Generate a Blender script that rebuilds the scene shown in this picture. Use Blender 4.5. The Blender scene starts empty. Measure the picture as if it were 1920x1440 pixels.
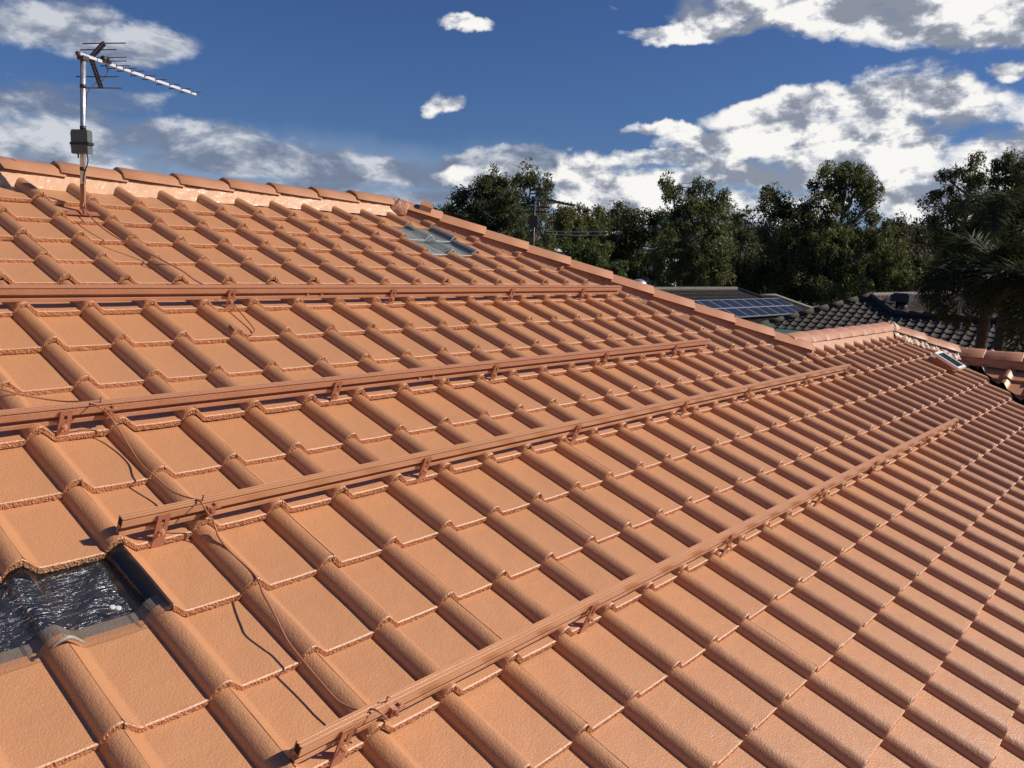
import bpy, bmesh, math, random
import numpy as np
from mathutils import Vector, Matrix
random.seed(7); rng = np.random.default_rng(7)
sc = bpy.context.scene
col = sc.collection

# ------------------------------------------------------------------ camera
CAM = np.array([-1.20459, -2.93055, 0.82744])
RT = np.array([0.64571988, -0.76252017, 0.04011027])
UP = np.array([0.08864689, 0.12703554, 0.987929])
BK = np.array([-0.75841121, -0.63436974, 0.14962441])
FPX = 1569.8
cd = bpy.data.cameras.new('camera'); cam = bpy.data.objects.new('camera', cd); col.objects.link(cam)
m = Matrix.Identity(4)
for r in range(3):
    m[r][0], m[r][1], m[r][2], m[r][3] = RT[r], UP[r], BK[r], CAM[r]
cam.matrix_world = m
cd.sensor_width = 36; cd.lens = 36 * FPX / 1920; cd.clip_start = .02; cd.clip_end = 6000
sc.camera = cam
sc.view_settings.view_transform = 'Standard'; sc.view_settings.look = 'None'
sc.view_settings.exposure = 0; sc.view_settings.gamma = 1
sc.cycles.transparent_max_bounces = 24

# ------------------------------------------------------------------ sun
SUN = np.array([0.5500, -0.6027, 0.5752]); SUN /= np.linalg.norm(SUN)
sl = bpy.data.lights.new('sun', 'SUN'); so = bpy.data.objects.new('sun', sl); col.objects.link(so)
sl.energy = 4.9; sl.angle = math.radians(.5); sl.color = (1, .93, .83)
so.rotation_euler = Vector(SUN).to_track_quat('Z', 'Y').to_euler()

# ------------------------------------------------------------------ directions helper
def ray(x, y):
    d = RT * (x - 960) / FPX - UP * (y - 720) / FPX - BK
    return d
def at(x, y, d):                      # point d metres deep along the view axis
    return CAM + ray(x, y) * d
def onplane(x, y, P0, n):
    d = ray(x, y); n = np.array(n, float)
    return CAM + d * (np.dot(np.array(P0) - CAM, n) / np.dot(d, n))

# ------------------------------------------------------------------ world
wd = bpy.data.worlds.new('World'); sc.world = wd; wd.use_nodes = True
nt = wd.node_tree; N = nt.nodes; L = nt.links; N.clear()
def nd(t, **k):
    n = N.new(t)
    for a, b in k.items(): setattr(n, a, b)
    return n
def mth(op, a, b=None, c=None, clamp=False):
    n = N.new('ShaderNodeMath'); n.operation = op; n.use_clamp = clamp
    for i, v in enumerate((a, b, c)):
        if v is None: continue
        if isinstance(v, (int, float)): n.inputs[i].default_value = v
        else: L.new(v, n.inputs[i])
    return n.outputs[0]
out = nd('ShaderNodeOutputWorld'); bg = nd('ShaderNodeBackground'); L.new(bg.outputs[0], out.inputs[0])
BGS = .052
bg.inputs[1].default_value = BGS
sky = nd('ShaderNodeTexSky'); sky.sky_type = 'NISHITA'; sky.sun_disc = False
sky.sun_elevation = math.asin(SUN[2]); sky.sun_rotation = math.atan2(SUN[0], SUN[1])
sky.air_density = 1.0; sky.dust_density = .5; sky.ozone_density = 3.0; sky.altitude = 50
tc = nd('ShaderNodeTexCoord'); G = tc.outputs['Generated']
def dot(v, src=None):
    n = nd('ShaderNodeVectorMath', operation='DOT_PRODUCT'); L.new(src or G, n.inputs[0]); n.inputs[1].default_value = tuple(v)
    return n.outputs['Value']
def noise(scale, detail, rough, dist=0, off=(0, 0, 0), sc3=(1, 1, 1), src=None):
    mp = nd('ShaderNodeMapping'); L.new(src or G, mp.inputs[0]); mp.inputs['Location'].default_value = off; mp.inputs['Scale'].default_value = sc3
    n = nd('ShaderNodeTexNoise'); L.new(mp.outputs[0], n.inputs[0])
    n.inputs['Scale'].default_value = scale; n.inputs['Detail'].default_value = detail
    n.inputs['Roughness'].default_value = rough; n.inputs['Distortion'].default_value = dist
    return n.outputs[0]
# domain-warped direction so that cloud outlines billow
wn = nd('ShaderNodeTexNoise'); L.new(G, wn.inputs[0]); wn.inputs['Scale'].default_value = 9; wn.inputs['Detail'].default_value = 5; wn.inputs['Roughness'].default_value = .6
ws = nd('ShaderNodeVectorMath', operation='SUBTRACT'); L.new(wn.outputs['Color'], ws.inputs[0]); ws.inputs[1].default_value = (.5, .5, .5)
wm = nd('ShaderNodeVectorMath', operation='SCALE'); L.new(ws.outputs[0], wm.inputs[0]); wm.inputs['Scale'].default_value = .055
wa = nd('ShaderNodeVectorMath', operation='ADD'); L.new(G, wa.inputs[0]); L.new(wm.outputs[0], wa.inputs[1]); GW = wa.outputs[0]
def ellipse(px, py, a, b, tilt=0, src=None):
    """cloud body: centre direction plus angular half-axes (in the photo's pixel unit)"""
    c = ray(px, py); D = np.linalg.norm(c); c = c / D
    e = RT - c * np.dot(RT, c); e /= np.linalg.norm(e); t2 = np.cross(c, e); t2 = t2 if t2[2] > 0 else -t2
    s = FPX * D; ca, sa = math.cos(math.radians(tilt)), math.sin(math.radians(tilt))
    e1 = (e * ca + t2 * sa) * s / a; e2 = (-e * sa + t2 * ca) * s / b
    x = dot(e1, GW); y = dot(e2, GW)
    x0 = 0; y0 = 0
    return mth('SUBTRACT', 1, mth('ADD', mth('POWER', mth('ABSOLUTE', x), 2), mth('POWER', mth('ABSOLUTE', y), 2))), y
def group(lst):
    M = None
    for e in lst:
        v, y = ellipse(*e[:5]); v = mth('MULTIPLY', mth('MAXIMUM', v, -1.5), e[5] if len(e) > 5 else 1)
        M = v if M is None else mth('SMOOTH_MAX', M, v, .25)
    return M
crisp = [(1560, 8, 400, 62, 0), (1330, 55, 190, 26, 6), (1820, 45, 260, 52, 0), (1902, 132, 40, 20, 0),
         (1655, 180, 120, 52, 14), (1800, 205, 150, 62, -8), (1480, 205, 160, 38, 8), (1890, 300, 110, 120, 0), (1640, 260, 210, 70, 0),
         (1400, 262, 190, 30, 3), (1780, 350, 220, 80, 0), (1290, 300, 230, 22, 0), (1400, 330, 220, 30, 0, 1.2), (1180, 350, 170, 42, 0, 1.2), (960, 335, 130, 26, 0), (1330, 370, 160, 34, 0, 1.2), (1100, 338, 70, 62, 0, 1.5), (1150, 385, 150, 40, 0),
         (1388, 372, 42, 36, 0), (1255, 242, 90, 16, 0), (1500, 390, 120, 40, 0), (874, 35, 48, 18, -6), (828, 190, 48, 22, -8), (1560, 300, 160, 60, 0)]
soft = [(60, 40, 150, 44, -8), (250, 84, 120, 34, 0), (70, 200, 200, 48, 0), (130, 262, 200, 50, 0), (360, 265, 170, 40, -4, 1.3), (470, 300, 250, 46, -3, 1.4), (700, 328, 250, 34, -3, 1.5),
        (900, 322, 200, 32, 0, 1.3), (90, 310, 260, 34, 0), (800, 370, 180, 16, 0), (620, 356, 110, 20, 0, 1.2), (1000, 300, 150, 14, 0)]
gm = group(crisp); gs = group(soft)
n1 = noise(11, 11, .56, .25, (3.1, 1.7, .4), (1, 1, 2.0)); n2 = noise(9, 11, .58, .25, (9.2, 2.1, 3.4), (1, 1, 2.3)); n2s = noise(9, 11, .58, .25, (9.2 + .022, 2.1 - .024, 3.4 + .060), (1, 1, 2.3))
def smooth(v, lo, hi):
    n = nd('ShaderNodeMapRange', interpolation_type='SMOOTHSTEP'); L.new(v, n.inputs[0])
    n.inputs[1].default_value = lo; n.inputs[2].default_value = hi; return n.outputs[0]
d1 = mth('ADD', mth('MULTIPLY', gm, .72), mth('MULTIPLY', mth('SUBTRACT', n1, .5), 2.7))
d2 = mth('ADD', mth('MULTIPLY', gs, .60), mth('MULTIPLY', mth('SUBTRACT', n2, .5), 2.3))
a1 = smooth(d1, -.02, .50); a2 = mth('MULTIPLY', smooth(d2, -.15, .50), .86)
# relief: the same noise sampled a little towards the sun -> sunlit and shaded sides of each billow
n1s = noise(11, 11, .56, .25, (3.1 + .022, 1.7 - .024, .4 + .060), (1, 1, 2.0))
nf = noise(34, 8, .6, .3, (7.3, .2, 5.1), (1, 1, 1.6)); nfs = noise(34, 8, .6, .3, (7.3 + .0065, .2 - .0070, 5.1 + .0150), (1, 1, 1.6))
rel = mth('ADD', mth('MULTIPLY', mth('SUBTRACT', n1, n1s), 4.2), mth('MULTIPLY', mth('SUBTRACT', nf, nfs), 2.2))
big = noise(4.5, 4, .5, .2, (.3, 5.2, 1.1), (1, 1, 2.2))
greys = group([(1700, 300, 210, 34, -3), (1870, 370, 160, 70, 0), (1700, 390, 170, 34, 0), (1150, 372, 70, 30, 0), (1560, 255, 110, 22, -5), (1830, 60, 190, 26, 0), (1620, 22, 120, 22, 0), (1240, 385, 140, 20, 0)])
shade = mth('ADD', mth('ADD', mth('ADD', mth('MULTIPLY', smooth(d1, .15, 1.3), -.26), mth('MULTIPLY', smooth(greys, -.3, 1.0), -.34)), mth('MULTIPLY', mth('SUBTRACT', big, .5), .9)), rel)
br = mth('ADD', .93, shade, None); br = mth('MINIMUM', mth('MAXIMUM', br, .24), 1.0)
def ramp(v, stops):
    r = nd('ShaderNodeValToRGB'); L.new(v, r.inputs[0]); e = r.color_ramp.elements
    e[0].position, e[0].color = stops[0][0], (*stops[0][1], 1); e[1].position, e[1].color = stops[-1][0], (*stops[-1][1], 1)
    for p, c in stops[1:-1]:
        k = e.new(p); k.color = (*c, 1)
    return r.outputs[0]
c1 = ramp(br, [(.22, (.26, .29, .36)), (.5, (.42, .45, .52)), (.8, (.76, .77, .80)), (1, (1.0, .985, .955))])
br2 = mth('ADD', .42, mth('ADD', mth('MULTIPLY', mth('SUBTRACT', n2, n2s), 4.5), mth('MULTIPLY', mth('SUBTRACT', big, .5), .8)))
c2 = ramp(br2, [(.1, (.19, .23, .33)), (.45, (.33, .37, .46)), (.9, (.74, .76, .80))])
def mix(f, a, b):
    n = nd('ShaderNodeMix', data_type='RGBA'); L.new(f, n.inputs[0]); L.new(a, n.inputs[6]); L.new(b, n.inputs[7]); return n.outputs[2]
def scl(c, k):
    n = nd('ShaderNodeVectorMath', operation='SCALE'); L.new(c, n.inputs[0]); n.inputs['Scale'].default_value = k; return n.outputs[0]
tint = nd('ShaderNodeVectorMath', operation='MULTIPLY'); L.new(sky.outputs[0], tint.inputs[0]); tint.inputs[1].default_value = (.59, .82, 1.30)
veil = group([(300, 330, 900, 90, -2), (1250, 380, 900, 80, 3)])
hz_ = nd('ShaderNodeRGB'); hz_.outputs[0].default_value = (.36 / BGS, .46 / BGS, .62 / BGS, 1)
s0 = mix(mth('MULTIPLY', smooth(veil, -.6, 1.0), .42), tint.outputs[0], hz_.outputs[0])
s1 = mix(a2, s0, scl(c2, .92 / BGS)); s2 = mix(a1, s1, scl(c1, .95 / BGS))
L.new(s2, bg.inputs[0])

# ------------------------------------------------------------------ materials
def mat(name, base, rough=.6, metal=0, bump=None, var=0, vscale=3, spec=.5, coat=0, speck=None, var2=None):
    m = bpy.data.materials.new(name); m.use_nodes = True; t = m.node_tree; p = t.nodes['Principled BSDF']
    p.inputs['Base Color'].default_value = (*base, 1); p.inputs['Roughness'].default_value = rough; p.inputs['Metallic'].default_value = metal
    p.inputs['Specular IOR Level'].default_value = spec; p.inputs['Coat Weight'].default_value = coat
    c = t.nodes.new('ShaderNodeTexCoord')
    def tx(s, d=4, r=.55, dist=0):
        n = t.nodes.new('ShaderNodeTexNoise'); t.links.new(c.outputs['Object'], n.inputs[0]); n.inputs['Scale'].default_value = s
        n.inputs['Detail'].default_value = d; n.inputs['Roughness'].default_value = r; n.inputs['Distortion'].default_value = dist; return n.outputs[0]
    cur = None
    if var:
        mx = t.nodes.new('ShaderNodeMix'); mx.data_type = 'RGBA'; mr = t.nodes.new('ShaderNodeMapRange')
        t.links.new(tx(vscale, 6, .6), mr.inputs[0]); mr.inputs[1].default_value = .3; mr.inputs[2].default_value = .7
        t.links.new(mr.outputs[0], mx.inputs[0])
        mx.inputs[6].default_value = (*[x * (1 - var) for x in base], 1); mx.inputs[7].default_value = (*(var2 or [min(1, x * (1 + var)) for x in base]), 1)
        cur = mx.outputs[2]
    if speck:
        sc_, thr, colr = speck
        v = t.nodes.new('ShaderNodeTexVoronoi'); t.links.new(c.outputs['Object'], v.inputs[0]); v.inputs['Scale'].default_value = sc_
        lt = t.nodes.new('ShaderNodeMath'); lt.operation = 'LESS_THAN'; t.links.new(v.outputs['Distance'], lt.inputs[0]); lt.inputs[1].default_value = thr
        # only in some cells
        sp = t.nodes.new('ShaderNodeSeparateColor'); t.links.new(v.outputs['Color'], sp.inputs[0])
        g = t.nodes.new('ShaderNodeMath'); g.operation = 'GREATER_THAN'; t.links.new(sp.outputs[0], g.inputs[0]); g.inputs[1].default_value = .72
        mu = t.nodes.new('ShaderNodeMath'); mu.operation = 'MULTIPLY'; t.links.new(lt.outputs[0], mu.inputs[0]); t.links.new(g.outputs[0], mu.inputs[1])
        m2 = t.nodes.new('ShaderNodeMix'); m2.data_type = 'RGBA'; t.links.new(mu.outputs[0], m2.inputs[0])
        if cur: t.links.new(cur, m2.inputs[6])
        else: m2.inputs[6].default_value = (*base, 1)
        m2.inputs[7].default_value = (*colr, 1); cur = m2.outputs[2]
    if cur: t.links.new(cur, p.inputs['Base Color'])
    prev = None
    for b in (bump or []):
        s, d = b[0], b[1]
        bn = t.nodes.new('ShaderNodeBump'); bn.inputs['Strength'].default_value = b[2] if len(b) > 2 else 1; bn.inputs['Distance'].default_value = d
        t.links.new(tx(s, 3, .5, .2), bn.inputs['Height'])
        if prev: t.links.new(prev, bn.inputs['Normal'])
        prev = bn.outputs[0]
    if prev: t.links.new(prev, p.inputs['Normal'])
    return m
PAINT = (.545, .256, .116)
M = {}
M['paint'] = mat('terracotta_roof_paint', PAINT, .45, bump=[(14, .005, .6), (150, .0020, 1), (360, .0009, 1)], var=.04, vscale=1.7, var2=(.585, .266, .114), spec=.9, speck=(26, .035, (.22, .10, .055)))
M['rough_edge'] = mat('painted_rough_tile_edge', (.47, .215, .105), .5, bump=[(130, .0025, 1), (320, .001, 1)], var=.14, vscale=70)
M['cap'] = mat('ridge_cap_paint', (.50, .232, .118), .40, bump=[(30, .003, .7), (260, .0009, .8)], var=.05, vscale=4)
M['mortar'] = mat('painted_mortar', (.68, .40, .24), .28, bump=[(22, .006, 1)], var=.05, vscale=8)  # paler than the roof paint; sun glare on the ridge put into colour
M['white_mortar'] = mat('pale_flaking_mortar', (.58, .38, .26), .45, bump=[(30, .010, 1), (120, .004, 1)], var=.15, vscale=20)
M['rail'] = mat('painted_aluminium_rail', (.58, .285, .14), .30, metal=.0, bump=[(350, .0004, 1)], var=.04, vscale=5, spec=.6, coat=.3)
M['rail_spray'] = mat('overspray_rail_paint', (.54, .25, .135), .32, bump=[(600, .0008, 1)], var=.16, vscale=120, spec=.55)
M['bracket'] = mat('painted_bracket', (.40, .155, .082), .35, var=.08, vscale=30)
M['cable'] = mat('painted_cable', (.36, .15, .085), .4, var=.1, vscale=20)
M['dark'] = mat('cavity_shade_black', (.02, .017, .017), .9)  # near-black colour standing in for deep shade
M['black'] = mat('black_plastic', (.022, .020, .020), .45)
M['brown_rod'] = mat('dull_rod', (.11, .075, .07), .45, metal=.3)
M['steel'] = mat('galvanised_steel', (.58, .57, .56), .38, metal=.75, bump=[(60, .0015, 1)], var=.25, vscale=25)
M['white_boom'] = mat('bright_aluminium', (.86, .86, .87), .30, metal=.35)
M['green_box'] = mat('grey_green_plastic', (.10, .135, .11), .5)
M['roof_dark'] = mat('shaded_tile_tone', (.062, .046, .033), .85, bump=[(30, .004, 1)], var=.35, vscale=9)  # shaded copy of the right house tile; west-face shade put into colour
M['roof_brown'] = mat('sunlit_tile_tone', (.105, .066, .042), .6, bump=[(30, .004, 1)], var=.25, vscale=6)  # sunlit copy of the same tile, lighter where the sun falls
M['roof_far'] = mat('grey_brown_tile', (.085, .070, .052), .6, bump=[(30, .004, 1)], var=.25, vscale=4)
M['wall'] = mat('render_wall', (.45, .38, .30), .8, var=.06)
M['brick'] = mat('brick_wall', (.30, .15, .10), .8, var=.2, vscale=12)
M['white'] = mat('white_paint', (.78, .78, .76), .5)
M['green_metal'] = mat('green_metal_roof', (.05, .12, .075), .4)
M['cell'] = mat('solar_cell_glass', (.010, .015, .036), .45, var=.2, vscale=1.5, spec=.25)
M['frame'] = mat('aluminium_frame', (.70, .71, .72), .3, metal=.6)
M['panel_frame'] = mat('dull_panel_frame', (.20, .22, .26), .6)
M['panel_glass'] = mat('grey_glass', (.035, .045, .045), .08, coat=.5)
M['bark'] = mat('pale_bark', (.26, .20, .155), .8, bump=[(20, .02, 1)], var=.3, vscale=5)
M['bark_dark'] = mat('dark_bark', (.085, .062, .045), .85, bump=[(20, .02, 1)], var=.3, vscale=5)
M['window'] = mat('window_glass', (.02, .03, .04), .1)
M['ground'] = mat('lawn_ground', (.055, .075, .028), .9, var=.35, vscale=.4)
M['concrete'] = mat('unpainted_tile_head', (.20, .155, .12), .8, bump=[(120, .003, 1)], var=.18, vscale=30)
M['foil2'] = mat('grey_underlay', (.50, .51, .49), .5, bump=[(40, .01, 1)], var=.3, vscale=14)
M['silicone'] = mat('pale_silicone', (.36, .31, .28), .35, bump=[(90, .003, 1)])
def leafmat(name, c1, c2, sc_=.6, gloss=.55, tr=.38):
    m = bpy.data.materials.new(name); m.use_nodes = True; t = m.node_tree; t.nodes.clear()
    o = t.nodes.new('ShaderNodeOutputMaterial'); p = t.nodes.new('ShaderNodeBsdfPrincipled'); tl = t.nodes.new('ShaderNodeBsdfTranslucent'); ms = t.nodes.new('ShaderNodeMixShader')
    c = t.nodes.new('ShaderNodeTexCoord'); n = t.nodes.new('ShaderNodeTexNoise'); t.links.new(c.outputs['Object'], n.inputs[0]); n.inputs['Scale'].default_value = sc_; n.inputs['Detail'].default_value = 8; n.inputs['Roughness'].default_value = .7
    mr = t.nodes.new('ShaderNodeMapRange'); t.links.new(n.outputs[0], mr.inputs[0]); mr.inputs[1].default_value = .35; mr.inputs[2].default_value = .65
    mx = t.nodes.new('ShaderNodeMix'); mx.data_type = 'RGBA'; t.links.new(mr.outputs[0], mx.inputs[0]); mx.inputs[6].default_value = (*c1, 1); mx.inputs[7].default_value = (*c2, 1)
    t.links.new(mx.outputs[2], p.inputs['Base Color']); p.inputs['Roughness'].default_value = gloss; p.inputs['Specular IOR Level'].default_value = .35
    t.links.new(mx.outputs[2], tl.inputs[0]); ms.inputs[0].default_value = tr
    t.links.new(p.outputs[0], ms.inputs[1]); t.links.new(tl.outputs[0], ms.inputs[2]); t.links.new(ms.outputs[0], o.inputs[0]); return m
M['leaf'] = leafmat('gum_leaves', (.080, .094, .030), (.190, .192, .062))
M['leaf2'] = leafmat('dark_leaves', (.048, .058, .020), (.125, .130, .044))
M['leaf3'] = leafmat('bright_leaves', (.070, .100, .026), (.130, .165, .045), 1.2)
M['leaf4'] = leafmat('olive_brown_leaves', (.070, .066, .030), (.115, .100, .045))
M['palm'] = leafmat('palm_leaves', (.024, .032, .010), (.070, .080, .026), 1.0, .65, .3)
M['wood_mass'] = leafmat('woodland_leaves', (.022, .030, .012), (.050, .060, .024), .15)
# clear acrylic
def clear(name, tint, frost, froc):
    m = bpy.data.materials.new(name); m.use_nodes = True; t = m.node_tree; t.nodes.clear()
    o = t.nodes.new('ShaderNodeOutputMaterial'); tr = t.nodes.new('ShaderNodeBsdfTransparent'); tr.inputs[0].default_value = (*tint, 1)
    g = t.nodes.new('ShaderNodeBsdfGlossy'); g.inputs['Roughness'].default_value = .08
    df = t.nodes.new('ShaderNodeBsdfDiffuse'); df.inputs[0].default_value = (*froc, 1)
    lf = t.nodes.new('ShaderNodeLayerWeight'); lf.inputs[0].default_value = .5; pw_ = t.nodes.new('ShaderNodeMath'); pw_.operation = 'POWER'; t.links.new(lf.outputs['Facing'], pw_.inputs[0]); pw_.inputs[1].default_value = 4
    lw = t.nodes.new('ShaderNodeMath'); lw.operation = 'MULTIPLY_ADD'; t.links.new(pw_.outputs[0], lw.inputs[0]); lw.inputs[1].default_value = .7; lw.inputs[2].default_value = .06
    m1 = t.nodes.new('ShaderNodeMixShader'); m1.inputs[0].default_value = frost; t.links.new(tr.outputs[0], m1.inputs[1]); t.links.new(df.outputs[0], m1.inputs[2])
    m2 = t.nodes.new('ShaderNodeMixShader'); t.links.new(lw.outputs[0], m2.inputs[0]); t.links.new(m1.outputs[0], m2.inputs[1]); t.links.new(g.outputs[0], m2.inputs[2])
    t.links.new(m2.outputs[0], o.inputs[0]); return m
M['clear'] = clear('clear_acrylic', (.93, .92, .91), .03, (.5, .45, .42))
M['clear_old'] = clear('cloudy_acrylic', (.80, .83, .82), .42, (.38, .41, .40))
def foilmat():
    m = bpy.data.materials.new('crinkled_foil'); m.use_nodes = True; t = m.node_tree; p = t.nodes['Principled BSDF']
    p.inputs['Base Color'].default_value = (.065, .07, .085, 1); p.inputs['Roughness'].default_value = .24; p.inputs['Metallic'].default_value = .65; p.inputs['Specular IOR Level'].default_value = .8
    c = t.nodes.new('ShaderNodeTexCoord'); mp = t.nodes.new('ShaderNodeMapping'); t.links.new(c.outputs['Object'], mp.inputs[0]); mp.inputs['Scale'].default_value = (5, 26, 26); mp.inputs['Rotation'].default_value = (0, 0, .6)
    n = t.nodes.new('ShaderNodeTexNoise'); t.links.new(mp.outputs[0], n.inputs[0]); n.inputs['Scale'].default_value = 1.6; n.inputs['Detail'].default_value = 3; n.inputs['Distortion'].default_value = 1.5
    b = t.nodes.new('ShaderNodeBump'); b.inputs['Distance'].default_value = .020; t.links.new(n.outputs[0], b.inputs['Height']); t.links.new(b.outputs[0], p.inputs['Normal']); return m
M['foil'] = foilmat()

# ------------------------------------------------------------------ mesh helpers
class MB:
    def __init__(s): s.v = []; s.f = []; s.sm = []; s.mi = []
    def add(s, verts, faces, smooth=False, mi=0):
        o = len(s.v); s.v.extend([tuple(map(float, q)) for q in verts])
        s.f.extend([tuple(i + o for i in f) for f in faces]); s.sm.extend([smooth] * len(faces)); s.mi.extend([mi] * len(faces)); return s
    def box(s, c, h, ax=None, mi=0):
        c = np.array(c, float); A = np.eye(3) if ax is None else np.array(ax, float)
        vs = [c + A[0] * h[0] * i + A[1] * h[1] * j + A[2] * h[2] * k for i in (-1, 1) for j in (-1, 1) for k in (-1, 1)]
        return s.add(vs, [(0, 1, 3, 2), (4, 6, 7, 5), (0, 4, 5, 1), (2, 3, 7, 6), (0, 2, 6, 4), (1, 5, 7, 3)], mi=mi)
    def tube(s, pts, rad, n=8, mi=0, caps=True, smooth=True):
        pts = [np.array(p, float) for p in pts]; R = rad if hasattr(rad, '__len__') else [rad] * len(pts)
        rings = []; prev = None
        for i, p in enumerate(pts):
            d = pts[min(i + 1, len(pts) - 1)] - pts[max(i - 1, 0)]; d = d / (np.linalg.norm(d) + 1e-9)
            if prev is None:
                a = np.array([0, 0, 1.]) if abs(d[2]) < .9 else np.array([1., 0, 0])
            else: a = prev
            x = a - d * np.dot(a, d); x /= np.linalg.norm(x); y = np.cross(d, x); prev = x
            rings.append([p + (x * math.cos(2 * math.pi * k / n) + y * math.sin(2 * math.pi * k / n)) * R[i] for k in range(n)])
        vs = [q for r in rings for q in r]; fs = [(i * n + k, i * n + (k + 1) % n, (i + 1) * n + (k + 1) % n, (i + 1) * n + k) for i in range(len(pts) - 1) for k in range(n)]
        s.add(vs, fs, smooth, mi)
        if caps:
            o = len(s.v) - len(vs)
            s.f.append(tuple(o + k for k in range(n))[::-1]); s.f.append(tuple(o + (len(pts) - 1) * n + k for k in range(n))); s.sm += [False] * 2; s.mi += [mi] * 2
        return s
    def grid(s, P, smooth=True, mi=0):
        a, b = P.shape[:2]
        return s.add(P.reshape(-1, 3), [(i * b + j, (i + 1) * b + j, (i + 1) * b + j + 1, i * b + j + 1) for i in range(a - 1) for j in range(b - 1)], smooth, mi)
    def prism(s, loop, d, mi=0, smooth=False):
        n = len(loop); d = np.array(d, float); vs = [np.array(q, float) for q in loop]; vs += [q + d for q in vs]
        s.add(vs, [(k, (k + 1) % n, n + (k + 1) % n, n + k) for k in range(n)], smooth, mi)
        o = len(s.v) - 2 * n; s.f += [tuple(o + k for k in range(n))[::-1], tuple(o + n + k for k in range(n))]; s.sm += [False] * 2; s.mi += [mi] * 2; return s
    def build(s, name, mats, parent=None, clip=None):
        me = bpy.data.meshes.new(name); me.from_pydata(s.v, [], s.f)
        mats = mats if isinstance(mats, (list, tuple)) else [mats]
        for q in mats: me.materials.append(q)
        me.polygons.foreach_set('use_smooth', s.sm); me.polygons.foreach_set('material_index', s.mi); me.update()
        if clip:
            bm = bmesh.new(); bm.from_mesh(me)
            for co, no in clip:
                bmesh.ops.bisect_plane(bm, geom=bm.verts[:] + bm.edges[:] + bm.faces[:], plane_co=co, plane_no=no, clear_outer=True, dist=1e-5)
            bm.to_mesh(me); bm.free()
        o = bpy.data.objects.new(name, me); col.objects.link(o)
        if parent is not None:
            o.parent = parent; o.matrix_parent_inverse = Matrix.Translation(parent.location).inverted() if parent.rotation_euler.z == 0 else (Matrix.Translation(parent.location) @ parent.rotation_euler.to_matrix().to_4x4()).inverted()
        return o
def tag(o, label, cat=None, group=None, kind=None):
    if label: o['label'] = label
    if cat: o['category'] = cat
    if group: o['group'] = group
    if kind: o['kind'] = kind
    return o
def thing(name, label, cat, loc, group=None):
    e = bpy.data.objects.new(name, None); col.objects.link(e); e.location = tuple(map(float, loc)); e.empty_display_size = .2
    return tag(e, label, cat, group)
def copy_tree(o, parent=None, first=True):
    c = o.copy(); col.objects.link(c)
    if parent is not None: c.parent = parent
    for ch in list(o.children): copy_tree(ch, c)
    return c

# ------------------------------------------------------------------ our roof: frame of the slope
TH = math.radians(23); cs, sn, TT = math.cos(TH), math.sin(TH), math.tan(TH)
def W(u, v, w): return np.array([u, -v * cs - w * sn, -v * sn + w * cs])
FR = (np.zeros(3), np.array([1., 0, 0]), np.array([0, -cs, -sn]), np.array([0, -sn, cs]))
G1, G2 = .3357, .2898
def rowv(j): return j * G1 if j >= -4 else -4 * G1 + (j + 4) * G2
TILE_T = .029
def prof(x):
    """tile top height above pan, x in 0..0.3 from joint to joint"""
    if x < .053:
        s = x / .053; return .0440 * (1 - (.50 * s + .50 * (3 * s * s - 2 * s ** 3)))
    if x < .245: return 0.0006 * math.cos((x - .053) / .192 * 2 * math.pi) - .0006
    t = min(1, (x - .245) / .049)
    e = math.sqrt(max(0, 1 - (1 - t) ** 2)); si = math.sin(t * math.pi / 2)
    return .0475 * (.9 * e + .1 * si)
def xs_for(lod):
    if lod == 0: return [0.0009, .006, .014, .022, .030, .038, .045, .053, .060, .08, .11, .14, .17, .20, .225, .238, .2445, .2452, .2462, .2478, .2500, .2530, .2570, .262, .268, .275, .282, .289, .295, .2991]
    if lod == 1: return [.0009, .012, .025, .038, .053, .07, .15, .23, .2446, .2455, .2475, .251, .257, .265, .275, .287, .2991]
    if lod == 2: return [.0009, .025, .053, .15, .2446, .2465, .252, .262, .278, .2991]
    return [.0, .053, .245, .255, .272, .3]
PANW = -.036
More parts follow.
